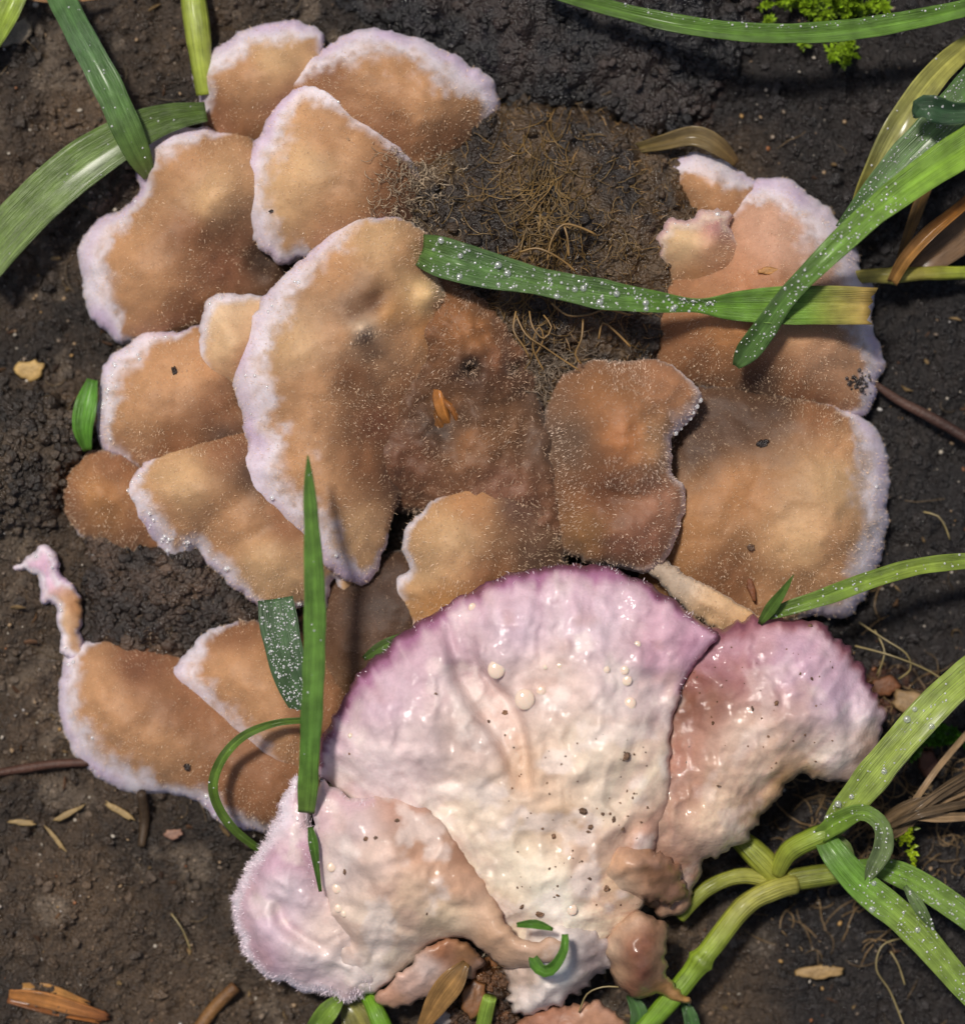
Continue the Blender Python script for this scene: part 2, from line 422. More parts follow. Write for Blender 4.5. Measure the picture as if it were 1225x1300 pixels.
def surf_z(name, px, py):
    v = SURF[name]; z = 1.0
    for _ in range(3):
        w = W(px, py, z); d2 = (v[:, 0]-w[0])**2+(v[:, 1]-w[1])**2
        j = np.argpartition(d2, 4)[:4]; z = float((v[j, 2]/(d2[j]+1e-4)).sum()/(1/(d2[j]+1e-4)).sum())
    return z
def hairs(v, f, nrm, dens, length, tint, centre, lean=0.8, width=0.0027, weight=None, sink=0.01):
    a = v[f[:, 0]]; b = v[f[:, 1]]; c = v[f[:, 2]]
    ar = np.linalg.norm(np.cross(b-a, c-a), axis=1)/2
    if weight is not None: ar = ar*weight[f].mean(1)
    n = int(ar.sum()*dens)
    if n < 3: return None
    j = RNG.choice(len(f), n, p=ar/ar.sum())
    r1, r2 = RNG.random((2, n, 1)); s = np.sqrt(r1)
    P = a[j]*(1-s)+b[j]*s*(1-r2)+c[j]*s*r2; Nn = nrm[f[j, 0]]
    out = P-np.array(centre); out[:, 2] = 0; out /= np.linalg.norm(out, axis=1, keepdims=True)+1e-6
    sw = 3*vnoise(P[:, 0]*2.2, P[:, 1]*2.2, 5)[:, None]; ot = out*np.cos(sw)+np.cross(out, [0, 0, 1.0])*np.sin(sw)
    dr = Nn*RNG.uniform(0.1, 0.5, (n, 1)) + lean*ot*RNG.uniform(0.2, 1, (n, 1)) + RNG.normal(0, 0.4, (n, 3))
    dr /= np.linalg.norm(dr, axis=1, keepdims=True)
    L = length*RNG.uniform(0.4, 1.3, (n, 1))
    side = np.cross(dr, RNG.normal(0, 1, (n, 3))); side /= np.linalg.norm(side, axis=1, keepdims=True)
    w = width*RNG.uniform(0.6, 1.3, (n, 1))
    bend = RNG.normal(0, 0.25, (n, 3))*L
    p0 = P-Nn*sink; p1 = P+dr*L*0.55; p2 = P+dr*L+bend
    vv = np.stack([p0-side*w, p0+side*w, p1+side*w*0.8, p1-side*w*0.8, p2], 1).reshape(-1, 3)
    o = np.arange(n)[:, None]*5
    fq = [list(t) for t in (o+np.array([[0, 1, 2, 3]]))]; ft = [list(t) for t in (o+np.array([[3, 2, 4]]))]
    cc = np.repeat(lin(tint)*RNG.uniform(0.6, 1.25, (n, 1)), 5, 0)
    return vv, fq+ft, cc
def drops(name, pts, mat, parent, loc, sub=1, squash=0.8):
    P = np.array([p[:3] for p in pts]); R = np.array([p[3] for p in pts]); bv, bf = ICO[sub]
    v = (bv[None]*np.array([1, 1, squash])*R[:, None, None]+P[:, None]).reshape(-1, 3)
    f = (bf[None]+(np.arange(len(P))*len(bv))[:, None, None]).reshape(-1, 3)
    return mesh_obj(name, v, f, mat, parent, loc)
LILAC, WHITE, TAN, BUFF, BROWN, REDB, RECESS_SHADE = (208, 186, 208), (226, 215, 220), (182, 137, 98), (198, 160, 118), (138, 96, 66), (128, 86, 62), (84, 61, 46)  # last colour: shade of cap recesses painted as dark brown
CAPGROUP = 'felted fungus caps of the rosette'
def cap(label, outline, hp, cp, seed, thick=0.24, er=0.26, creases=(), bumps=(), fuzz=330, beads=0, hub=(640, 480), rim=LILAC, rim2=WHITE,
        jag=(0.018, 0.016), hairtint=(232, 202, 170), hairlen=0.034, name='bracket_fungus', cat='fungus', group=CAPGROUP, ruffle=0.05, key=None, rough=(0.085, 0.022)):
    v, f, nf, I, used = sheet(outline, hp, thick, er, rough=rough, creases=creases, bumps=bumps, seed=seed, jag=jag, ruffle=ruffle, relief=1.55, dome=0.23)
    n = I['n']; q, d, m = I['q'], I['d'], I['m']
    nr = vert_normals(v, f)
    col = blend(q, cp)
    nz = fbm(q[:, 0]*1.9, q[:, 1]*1.9, 4, seed+20)[:, None]
    col = col*(1+0.22*nz)
    w = 1.0*m*(1+0.42*fbm(q[:, 0]*2.4, q[:, 1]*2.4, 2, seed+30)) + 1e-4
    band = sstep(1.55, 0.35, d/w + 0.42*fbm(q[:, 0]*12, q[:, 1]*12, 3, seed+41))*(m > 0.01)
    edge = sstep(0.75, 0.2, d/w)[:, None]*np.clip(0.6+0.9*fbm(q[:, 0]*2.2, q[:, 1]*2.2, 2, seed+44), 0, 1)[:, None]
    rc = lin(rim2)*(1-edge)+lin(rim)*edge
    col = col*(1-band[:, None])+rc*band[:, None]
    allcol = np.concatenate([col, np.tile(lin((190, 160, 160)), (n, 1))])[used]
    loc = np.array([*v[:n, :2].mean(0), max(0.0, v[:, 2].min())])
    t = thing(name, label, cat, loc, group)
    top, bot = f[:nf], f[nf:]
    isrim = band[I['F']].mean(1) > 0.5
    def part(nm, fc, mat=M_CAP):
        if len(fc) < 4: return None
        u, inv = np.unique(fc, return_inverse=True)
        return mesh_obj(nm, v[u], inv.reshape(-1, 3), mat, t, loc, col=allcol[u], normals=nr[u])
    part('upper_surface', top[~isrim]); mg = part('margin', top[isrim]); part('underside', bot)
    if mg: mg['label'] = 'pale lilac-white growing edge of the cap'
    hc = W(hub[0], hub[1], 1.0)
    hb = hairs(v, top, nr, fuzz*3.2, hairlen, hairtint, hc, weight=np.concatenate([1-0.65*band, np.zeros(n)])[used][:len(v)])
    wv, wf, wc = hb
    hr = hairs(v, top, nr, 900, 0.011, (226, 214, 222), hc, lean=0.5, weight=np.concatenate([band, np.zeros(n)])[used][:len(v)]) if isrim.any() else None
    if hr is not None:
        nb_ = len(wv); wv = np.concatenate([wv, hr[0]]); wf = wf+[[i+nb_ for i in g] for g in hr[1]]; wc = np.concatenate([wc, hr[2]])
    tag(mesh_obj('fuzz', wv, wf, M_HAIR, t, loc, col=wc), kind='stuff')
    key = key or label; put_surf(key, v, n)
    if beads and isrim.any():
        cand = np.where((band > 0.6) & (d > 0.05))[0]
        pk = RNG.choice(cand, min(beads, len(cand)), replace=False)
        tag(drops('margin_dew', [(*(v[i]+[0, 0, 0.008]), 0.013+0.022*RNG.random()**2) for i in pk], M_DEW, t, loc, 2), kind='stuff')
    return t, loc

# ------------------------------------------------------------------ rotten wood under the rosette
def clod(name, label, cat, outline, hp, c1, c2, seed, rough=(0.16, 0.09), mat=M_WOOD, fuzz=0, tint=(150, 125, 90), hairlen=0.12):
    v, f, nf, I, used = sheet(outline, hp, 0.5, 0.35, jag=(0.06, 0.035), rough=rough, seed=seed, step=0.042)
    q = I['q']; n = I['n']
    g = worley(q[:, 0]*5, q[:, 1]*5, seed); v[:n, 2] += 0.10*(0.5-g)*(I['d'] > 0.05) + 0.05*(0.5-worley(q[:, 0]*11, q[:, 1]*11, seed+1))*(I['d'] > 0.05)
    k = sstep(-0.25, 0.4, fbm(q[:, 0]*2.3, q[:, 1]*2.3, 4, seed+4))[:, None]
    col = lin(c1)*(1-k)+lin(c2)*k; col = np.concatenate([col, col])[used]
    loc = np.array([*v[:n, :2].mean(0), 0.0])
    t = thing(name, label, cat, loc)
    mesh_obj('mass', v, f, mat, t, loc, col=col)
    put_surf(name+str(seed), v, n)
    nr = vert_normals(v, f)
    P = RNG.choice(n, min(n, 420), replace=False); rr = RNG.uniform(0.02, 0.07, len(P))
    lv, lf, lc = lumps(v[P]+[0, 0, 0.01], rr, 1, 0.25, 0.8, col[P]*RNG.uniform(0.5, 1.6, (len(P), 1)))
    tag(mesh_obj('crumbs', lv, lf, M_CRUMB, t, loc, col=lc), kind='stuff')
    if fuzz:
        hv, hf, hcol = hairs(v, f[:nf], nr, fuzz, hairlen, tint, v[:n].mean(0), lean=0.1, width=0.005)
        tag(mesh_obj('fibres', hv, hf, M_FIBRE, t, loc, col=hcol), kind='stuff')
    return t
clod('rotten_stump', 'mound of dark rotten wood in the middle of the fungus rosette', 'stump',
     [(470, 215), (560, 150), (650, 125), (760, 140), (850, 180), (900, 260), (880, 370), (860, 480), (760, 520), (640, 520), (540, 470), (480, 340)],
     [(470, 215, .5), (560, 150, .45), (560, 215, .66), (540, 280, .78), (650, 125, .3), (760, 140, .3), (850, 180, .3), (900, 260, .3), (880, 400, .4), (640, 200, .75), (640, 300, 1.0), (700, 380, .8), (780, 280, .95), (850, 330, .75), (760, 520, .6), (560, 440, .8), (500, 300, .65)],
     (40, 31, 24), (82, 64, 44), 301, fuzz=90, tint=(150, 118, 76), hairlen=0.16)
clod('blackened_wood', 'wet black decayed wood behind the wide fan-shaped cap', 'wood',
     [(420, -60), (560, -60), (760, -60), (1000, -60), (960, 60), (880, 165), (800, 165), (720, 140), (640, 150), (560, 90), (470, 40), (425, 20)],
     [(420, -60, .1), (760, -60, .5), (1000, -60, .1), (960, 60, .1), (880, 165, .12), (720, 140, .3), (640, 150, .2), (470, 40, .12), (600, 30, .45), (760, 50, .5), (860, 80, .4)],
     (22, 20, 21), (46, 37, 33), 305, rough=(0.22, 0.12))
clod('soil_clod', 'dark lumpy clod of soil touching the small brown fungus lobe', 'soil clod',
     [(-40, 500), (30, 488), (85, 510), (115, 560), (90, 600), (80, 650), (60, 690), (10, 690), (-40, 680)],
     [(-40, 500, .1), (30, 488, .1), (115, 560, .3), (80, 650, .25), (30, 690, .1), (30, 590, .6), (-40, 600, .5)],
     (44, 37, 31), (74, 62, 50), 302, mat=M_SOIL)
clod('humus_patch', 'blackish humus patch between the ruffled cap and the lowest cap', 'humus',
     [(95, 690), (170, 660), (260, 690), (340, 760), (400, 780), (400, 850), (300, 850), (200, 850), (110, 830), (90, 760)],
     [(95, 690, .1), (170, 660, .25), (260, 690, .35), (340, 760, .35), (400, 800, .3), (300, 850, .1), (110, 830, .05), (230, 770, .4), (150, 740, .3)],
     (46, 37, 31), (76, 60, 48), 303, fuzz=120, tint=(130, 110, 90), hairlen=0.07)

# ------------------------------------------------------------------ fungus caps, lowest first
cap('small felted cap with lilac rim beside the yellow-green stalk',
    [(243, 98, 26), (256, 74, 30), (290, 50, 32), (320, 35, 30), (348, 27, 30), (376, 28, 28), (402, 38, 22), (411, 55, 10), (415, 120, 0), (395, 180, 0), (330, 190, 0), (270, 172, 0), (250, 150, 6), (252, 128, 16)],
    [(243, 98, .45), (290, 50, .5), (348, 27, .5), (402, 38, .5), (310, 110, .8), (350, 75, .75), (395, 180, .45), (270, 165, .4), (250, 140, .4)],
    [(310, 100, TAN), (350, 80, BUFF), (380, 150, BROWN), (270, 140, BROWN), (290, 80, TAN)], 401, fuzz=260, beads=0)
cap('broad two-lobed cap with lilac rim next to the crossing grass leaves',
    [(175, 237, 18), (174, 212, 24), (192, 182, 26), (222, 167, 26), (255, 160, 22), (285, 168, 8), (320, 175, 0), (370, 250, 0), (370, 360, 0), (310, 400, 0), (240, 425, 0), (170, 436, 8), (148, 432, 26), (120, 408, 34), (106, 375, 34), (99, 335, 34), (104, 302, 34), (124, 278, 32), (152, 266, 22), (165, 258, 12)],
    [(175, 225, .5), (222, 167, .55), (285, 168, .5), (165, 258, .42), (104, 302, .45), (99, 345, .42), (148, 430, .42), (230, 220, .8), (180, 330, .8), (230, 360, .82), (300, 250, .85), (290, 300, .62), (330, 330, .5), (240, 420, .5), (370, 250, .7)],
    [(230, 210, TAN), (170, 320, TAN), (200, 370, TAN), (275, 265, BUFF), (290, 340, REDB), (330, 330, (62, 46, 36)), (300, 310, (110, 76, 54)), (250, 300, BROWN), (250, 400, BROWN), (130, 330, TAN)], 402, fuzz=330, beads=3,  # near-black points paint the shade of the deep inner fold
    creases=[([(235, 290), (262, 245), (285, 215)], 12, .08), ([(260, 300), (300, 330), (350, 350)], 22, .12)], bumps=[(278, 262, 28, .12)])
cap('wide fan-shaped cap with thick pale rim behind the round cap',
    [(362, 120, 10), (380, 88, 26), (412, 58, 34), (450, 40, 36), (484, 37, 36), (525, 46, 36), (565, 62, 38), (600, 84, 40), (626, 102, 38), (635, 126, 30), (630, 148, 16), (608, 178, 4), (570, 215, 0), (540, 260, 0), (470, 230, 0), (400, 180, 0)],
    [(362, 120, .8), (412, 58, .75), (484, 37, .7), (565, 62, .7), (635, 126, .65), (470, 95, 1.05), (560, 130, 1.05), (500, 170, 1.0), (608, 178, .68), (570, 215, .62), (540, 260, .6), (400, 180, .8)],
    [(470, 90, TAN), (540, 140, TAN), (420, 100, BROWN), (500, 180, BROWN), (570, 190, BROWN), (560, 110, TAN)], 403, fuzz=380,
    creases=[([(440, 120), (490, 150), (530, 190)], 16, .07)])
cap('smooth rounded cap with lilac rim and a tiny black speck',
    [(352, 135, 30), (372, 112, 28), (400, 107, 28), (430, 120, 24), (470, 150, 16), (510, 185, 12), (535, 220, 6), (545, 260, 0), (530, 310, 0), (470, 330, 0), (420, 330, 0), (385, 330, 14), (358, 333, 18), (330, 318, 22), (313, 288, 28), (306, 250, 32), (312, 208, 34), (330, 170, 34)],
    [(352, 135, 1.0), (400, 107, 1.05), (470, 150, 1.12), (535, 220, .95), (545, 270, .7), (530, 310, .7), (500, 260, 1.12), (385, 330, .95), (330, 318, .9), (306, 250, .9), (312, 208, .92), (400, 220, 1.3), (440, 260, 1.28), (470, 200, 1.22), (350, 250, 1.15)],
    [(390, 220, BUFF), (420, 180, TAN), (440, 270, TAN), (500, 240, BROWN), (520, 290, REDB), (340, 260, BUFF), (470, 310, BROWN)], 404, fuzz=360, beads=4, key='C')
cap('small rounded brown lobe without a pale rim touching the soil clod',
    [(78, 645, 0), (80, 612, 0), (100, 585, 0), (135, 572, 0), (180, 590, 0), (230, 650, 0), (240, 700, 0), (190, 715, 0), (130, 690, 0), (95, 682, 4)],
    [(78, 645, .3), (100, 585, .4), (180, 590, .5), (240, 700, .35), (130, 690, .3), (130, 630, .62), (200, 660, .5)],
    [(130, 630, (170, 122, 78)), (90, 640, BROWN), (200, 680, BROWN), (150, 590, BROWN)], 405, fuzz=300)
cap('rounded cap with beaded lilac rim over the sliver of green grass',
    [(262, 415, 0), (225, 420, 8), (190, 420, 20), (160, 435, 26), (136, 460, 28), (124, 498, 28), (121, 540, 24), (130, 572, 20), (150, 585, 14), (190, 600, 0), (300, 620, 0), (350, 560, 0), (340, 450, 0), (300, 420, 0)],
    [(225, 420, .65), (160, 435, .62), (124, 498, .58), (121, 540, .56), (150, 582, .56), (210, 490, .92), (180, 530, .86), (270, 500, .85), (300, 600, .7), (340, 450, .7)],
    [(200, 480, TAN), (180, 540, TAN), (250, 470, TAN), (290, 520, BROWN), (230, 570, BROWN), (290, 560, RECESS_SHADE), (320, 500, RECESS_SHADE)], 406, fuzz=330, beads=22)  # dark points paint the shade under the largest cap
cap('narrow pale curled lobe tucked under the largest cap',
    [(330, 375, 6), (290, 371, 12), (264, 384, 14), (254, 420, 14), (247, 455, 14), (258, 480, 14), (280, 490, 10), (300, 500, 0), (340, 490, 0), (350, 400, 0)],
    [(330, 375, .9), (290, 371, .95), (254, 420, .92), (247, 455, .9), (280, 490, .88), (290, 430, 1.12), (340, 490, .9), (345, 400, .95)],
    [(290, 430, (208, 172, 132)), (270, 400, (214, 184, 150)), (320, 460, TAN)], 407, fuzz=260, beads=6, rim=WHITE)
cap('long ruffled cap with dew-beaded rim beneath the largest cap',
    [(160, 612, 22), (175, 597, 14), (205, 570, 6), (260, 545, 0), (330, 540, 0), (400, 640, 0), (470, 700, 0), (440, 760, 0), (424, 735, 8), (412, 780, 10), (385, 772, 8), (355, 778, 8), (330, 772, 10), (305, 755, 14), (283, 735, 20), (262, 715, 20), (252, 698, 18), (243, 702, 16), (226, 712, 18), (208, 703, 22), (190, 682, 26), (172, 652, 26), (156, 625, 24)],
    [(160, 615, .8), (205, 570, .78), (190, 682, .72), (226, 712, .7), (252, 698, .7), (283, 735, .72), (330, 772, .72), (412, 775, .8), (240, 610, 1.12), (250, 650, 1.05), (255, 690, .8), (310, 660, 1.02), (330, 720, 1.02), (390, 720, 1.0), (330, 560, .85), (440, 740, .75), (400, 640, .9), (290, 690, .88)],
    [(235, 610, BUFF), (210, 660, TAN), (300, 660, TAN), (340, 720, BUFF), (290, 570, BROWN), (330, 600, RECESS_SHADE), (370, 660, BROWN), (390, 740, BUFF), (270, 690, TAN)], 408, fuzz=360, beads=26,  # dark point paints shade where this cap runs beneath the largest one
    creases=[([(255, 705), (265, 670), (300, 640), (330, 620)], 14, .09), ([(275, 715), (330, 680), (375, 665)], 12, .06)])
cap('low crescent cap with scalloped white rim over the bare soil',
    [(78, 850, 22), (88, 828, 18), (103, 815, 14), (150, 808, 0), (220, 822, 0), (300, 850, 0), (400, 920, 0), (410, 1010, 0), (375, 1056, 10), (345, 1058, 18), (310, 1052, 22), (285, 1048, 24), (268, 1036, 24), (255, 1022, 22), (235, 1014, 16), (212, 1008, 14), (195, 1011, 26), (165, 1010, 36), (138, 997, 38), (118, 982, 36), (92, 958, 34), (78, 925, 32), (73, 885, 28)],
    [(78, 850, .42), (103, 815, .45), (150, 808, .4), (220, 822, .38), (73, 885, .38), (92, 958, .36), (165, 1010, .35), (212, 1008, .36), (285, 1048, .36), (375, 1056, .4), (140, 880, .66), (200, 940, .66), (280, 980, .6), (350, 1010, .6), (300, 900, .5), (410, 950, .5)],
    [(140, 890, TAN), (200, 950, TAN), (180, 840, REDB), (240, 890, BROWN), (300, 1000, BROWN), (350, 1030, BROWN), (120, 860, TAN)], 409, fuzz=260, beads=8)
v_cap = cap('tongue-shaped cap with lilac rim overlapping the low crescent cap',
    [(221, 862, 24), (232, 838, 22), (250, 815, 14), (275, 797, 6), (310, 790, 0), (350, 792, 0), (420, 830, 0), (450, 900, 0), (430, 980, 0), (395, 1000, 12), (375, 1000, 20), (345, 992, 24), (320, 975, 26), (295, 948, 28), (268, 920, 30), (240, 893, 28)],
    [(221, 862, .62), (275, 797, .7), (350, 792, .7), (430, 840, .65), (430, 980, .6), (375, 998, .58), (320, 975, .56), (268, 920, .56), (310, 860, .95), (360, 920, .88), (280, 850, .85)],
    [(300, 850, TAN), (350, 870, TAN), (350, 940, TAN), (400, 900, BROWN), (300, 800, BROWN)], 410, fuzz=260, beads=3, key='L')
cap('ragged lilac and cream ribbon of fungus reaching over the soil',
    [(5, 722, 8), (30, 716, 10), (42, 700, 12), (58, 692, 12), (72, 700, 12), (80, 725, 12), (95, 745, 4), (106, 775, 0), (102, 805, 4), (110, 830, 4), (90, 840, 10), (78, 822, 10), (76, 790, 10), (68, 770, 10), (52, 766, 10), (48, 748, 10), (50, 730, 10), (36, 728, 8)],
    [(5, 722, .3), (42, 700, .42), (72, 710, .45), (95, 745, .42), (106, 790, .4), (90, 835, .45), (50, 750, .36), (76, 790, .4)],
    [(80, 780, (205, 170, 135)), (95, 770, (176, 126, 82)), (60, 730, (206, 170, 190))], 411, thick=0.12, er=0.06, fuzz=120, beads=6, rim=(200, 165, 195), ruffle=0.0)
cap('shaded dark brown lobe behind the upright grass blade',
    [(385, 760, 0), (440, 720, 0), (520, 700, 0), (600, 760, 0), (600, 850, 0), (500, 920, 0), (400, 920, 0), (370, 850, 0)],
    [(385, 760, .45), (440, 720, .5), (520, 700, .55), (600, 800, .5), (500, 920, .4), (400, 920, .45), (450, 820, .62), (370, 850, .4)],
    [(440, 800, (96, 68, 48)), (480, 760, (70, 50, 38)), (430, 880, (104, 76, 52))], 412, fuzz=420, hairtint=(180, 150, 125))  # shade over this deep-lying lobe is painted into its brown
cap('small pale-rimmed lobe under a curved brown leaf behind the pinkish cap',
    [(843, 215, 24), (852, 200, 26), (872, 192, 28), (898, 194, 28), (922, 207, 28), (945, 220, 22), (965, 240, 6), (960, 290, 0), (900, 310, 0), (868, 285, 0), (862, 255, 4), (850, 235, 14)],
    [(843, 215, .5), (872, 192, .5), (922, 207, .52), (960, 250, .5), (900, 235, .72), (900, 300, .6), (862, 260, .5)],
    [(900, 245, TAN), (890, 290, BROWN)], 413, fuzz=260)
cap('wide tan cap with scalloped white rim beside the dark glossy soil',
    [(1040, 512, 0), (1085, 522, 12), (1104, 536, 26), (1118, 556, 34), (1128, 582, 34), (1131, 612, 34), (1127, 640, 34), (1129, 668, 32), (1122, 695, 32), (1116, 722, 32), (1100, 752, 30), (1086, 775, 28), (1064, 787, 24), (1035, 782, 14), (1000, 790, 0), (940, 810, 0), (860, 780, 0), (810, 740, 0), (810, 620, 0), (840, 520, 0), (900, 490, 0), (980, 500, 0)],
    [(1104, 536, .55), (1131, 612, .5), (1122, 700, .5), (1064, 787, .5), (1000, 790, .55), (860, 780, .6), (810, 680, .75), (840, 520, .8), (980, 500, .74), (1040, 525, .8), (1040, 620, 1.0), (1000, 690, .98), (1060, 700, .9), (1040, 560, .88), (920, 600, .92), (960, 560, .82), (900, 700, .88), (950, 740, .7)],
    [(1050, 610, BUFF), (1010, 690, BUFF), (1060, 700, TAN), (930, 620, (170, 122, 80)), (880, 560, RECESS_SHADE), (900, 530, RECESS_SHADE), (870, 680, (164, 120, 80)), (940, 540, RECESS_SHADE), (920, 740, BROWN), (1000, 750, TAN), (1060, 560, TAN), (980, 515, RECESS_SHADE), (1040, 530, BROWN)], 414, fuzz=360, beads=2, key='S',  # shadow beside the upright cap and in the upper fold painted dark
    creases=[([(950, 770), (955, 700), (950, 640), (965, 580)], 24, .10)])
cap('pinkish-tan lobed cap with broad lilac rim below the crossing grass blades',
    [(918, 266, 10), (932, 245, 24), (955, 230, 34), (985, 226, 40), (1012, 234, 44), (1045, 258, 46), (1068, 282, 46), (1086, 312, 44), (1097, 342, 34), (1108, 365, 30), (1108, 395, 28), (1112, 425, 30), (1122, 448, 30), (1125, 468, 28), (1114, 484, 22), (1112, 500, 18), (1106, 520, 16), (1090, 532, 10), (1050, 525, 0), (980, 520, 0), (900, 500, 0), (840, 480, 0), (830, 420, 0), (850, 340, 0), (890, 290, 0)],
    [(918, 266, .75), (985, 226, .62), (1045, 258, .6), (1090, 320, .58), (1108, 395, .6), (1125, 465, .58), (1100, 528, .6), (1040, 505, .72), (980, 518, .58), (900, 500, .6), (840, 480, .65), (835, 400, .8), (890, 290, .8), (980, 310, 1.0), (1040, 350, .95), (1050, 450, .95), (920, 430, 1.08), (1000, 420, 1.02), (980, 480, .9)],
    [(990, 310, (190, 148, 124)), (1040, 330, (188, 148, 126)), (1040, 460, (178, 136, 104)), (920, 430, (176, 124, 80)), (960, 380, (166, 112, 76)), (880, 460, BROWN), (960, 490, RECESS_SHADE), (1010, 505, BROWN), (1000, 420, TAN)], 415, fuzz=340, beads=3, key='Q',  # dark point paints the shade of the fold against the wide tan cap
    creases=[([(975, 520), (985, 470), (975, 420)], 18, .08), ([(925, 285), (945, 320), (960, 360)], 14, .05)])
cap('crumpled pale knob with pink crest on the pinkish cap',
    [(834, 300, 10), (845, 284, 12), (868, 280, 12), (885, 270, 16), (905, 266, 18), (925, 274, 16), (935, 296, 6), (950, 330, 0), (945, 370, 0), (890, 390, 0), (850, 360, 0), (838, 325, 6)],
    [(834, 300, 1.05), (868, 280, 1.12), (905, 266, 1.1), (935, 300, 1.05), (948, 360, .92), (890, 388, .9), (845, 350, .95), (880, 310, 1.28), (910, 300, 1.26), (890, 345, 1.15)],
    [(865, 310, (214, 180, 138)), (905, 285, (196, 142, 136)), (910, 330, (190, 144, 110)), (880, 360, (186, 138, 96))], 416, thick=0.2, fuzz=260, rim=(205, 160, 160), rim2=(226, 200, 180), beads=4,
    creases=[([(888, 275), (884, 300), (890, 320)], 8, .08)], jag=(0.04, 0.03))
cap('fuzzy brown base tissue joining the caps around the orange husk',
    [(470, 380, 0), (560, 340, 0), (640, 390, 0), (675, 440, 0), (690, 520, 0), (720, 600, 0), (720, 700, 0), (640, 700, 0), (540, 660, 0), (460, 620, 0), (440, 500, 0)],
    [(470, 380, .9), (560, 340, .95), (640, 390, .95), (680, 460, .85), (720, 600, .75), (720, 700, .7), (540, 660, .75), (460, 620, .8), (440, 500, .9), (600, 420, 1.2), (630, 470, 1.18), (570, 500, 1.02), (600, 560, 1.08), (640, 600, 1.05), (520, 580, .95)],
    [(600, 430, (156, 106, 66)), (640, 460, (140, 94, 66)), (570, 520, (112, 78, 52)), (600, 560, (140, 98, 66)), (640, 620, (124, 86, 66)), (520, 580, (110, 74, 54)), (690, 560, (92, 70, 56)), (640, 540, (120, 86, 60)), (560, 545, (66, 50, 40)), (655, 470, (74, 54, 42)), (690, 510, (78, 60, 48)), (585, 535, (84, 62, 46)), (600, 472, (60, 42, 32))], 417, thick=0.5, er=0.3, fuzz=380, hairtint=(214, 182, 154), hairlen=0.05, key='U', rough=(0.26, 0.07),  # brown tissue, with shade of pits and hollows painted in as dark points
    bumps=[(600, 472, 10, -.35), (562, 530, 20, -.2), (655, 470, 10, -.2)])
cap('buff cap with thin white edge half under the overturned piece',
    [(503, 782, 12), (499, 760, 12), (505, 735, 12), (520, 722, 8), (513, 692, 8), (519, 662, 8), (548, 636, 4), (600, 600, 0), (660, 560, 0), (710, 600, 0), (720, 720, 0), (700, 830, 0), (600, 850, 0), (530, 830, 4), (515, 802, 12)],
    [(503, 775, .82), (520, 722, .92), (513, 692, .92), (548, 636, .98), (600, 600, 1.0), (660, 560, .98), (710, 620, .8), (720, 720, .75), (600, 850, .7), (560, 690, 1.2), (600, 660, 1.15), (570, 760, .95), (640, 680, 1.0), (530, 800, .82)],
    [(570, 680, BUFF), (540, 720, BUFF), (600, 640, (176, 128, 86)), (560, 770, (178, 130, 82)), (660, 640, (104, 76, 62)), (680, 720, (96, 72, 58)), (630, 740, BROWN)], 418, fuzz=260, rim=WHITE, hairlen=0.045, beads=0)  # dark points paint the shade next to the upright cap
cap('largest kidney-shaped cap with rippled lilac-white rim',
    [(548, 330, 0), (545, 305, 0), (525, 286, 0), (495, 277, 4), (465, 273, 18), (435, 282, 26), (410, 304, 28), (385, 330, 28), (358, 350, 30), (335, 382, 32), (316, 415, 34), (301, 450, 36), (297, 490, 38), (303, 520, 42), (312, 550, 54), (314, 572, 54), (307, 595, 48), (312, 622, 46), (330, 648, 44), (358, 668, 42), (385, 690, 40), (402, 712, 38), (425, 730, 36), (458, 742, 34), (474, 730, 18), (482, 712, 6), (498, 668, 0), (515, 620, 0), (560, 560, 0), (580, 470, 0), (585, 400, 0), (560, 360, 0)],
    [(548, 330, 1.2), (525, 286, 1.28), (465, 273, 1.3), (410, 304, 1.28), (335, 382, 1.22), (297, 490, 1.2), (312, 560, 1.16), (307, 595, 1.18), (358, 668, 1.15), (425, 730, 1.1), (458, 742, 1.08), (498, 668, 1.05), (515, 620, .95), (560, 560, .85), (580, 470, .95), (585, 400, 1.05), (480, 330, 1.55), (430, 370, 1.56), (380, 440, 1.52), (420, 480, 1.46), (380, 560, 1.42), (400, 620, 1.4), (440, 650, 1.35), (470, 520, 1.14), (490, 590, 1.1), (500, 400, 1.5), (530, 350, 1.45), (540, 430, 1.3), (350, 500, 1.44)],
    [(480, 310, BUFF), (430, 350, TAN), (380, 440, BUFF), (400, 500, TAN), (380, 570, TAN), (420, 620, TAN), (460, 680, BUFF), (450, 480, BROWN), (480, 540, (108, 70, 50)), (500, 600, (84, 58, 44)), (520, 560, (88, 60, 44)), (470, 590, BROWN), (510, 430, TAN), (540, 420, (176, 126, 80)), (440, 430, TAN), (530, 330, TAN), (530, 500, BROWN), (552, 378, (214, 184, 136)), (548, 384, (204, 168, 118)), (463, 424, (222, 196, 168)), (495, 405, (188, 140, 90)), (478, 392, (100, 68, 48)), (455, 405, (112, 78, 54)), (468, 440, (104, 72, 50))], 419, fuzz=400, beads=12, key='E', hub=(600, 480), thick=0.28, er=0.3,  # darker inner tissue, with shade of the slope and creases painted in
    creases=[([(445, 415), (475, 395), (510, 370)], 14, .12), ([(455, 435), (480, 460), (500, 490)], 10, .10)], bumps=[(463, 424, 10, .2), (495, 405, 22, .14), (552, 378, 18, .34)])
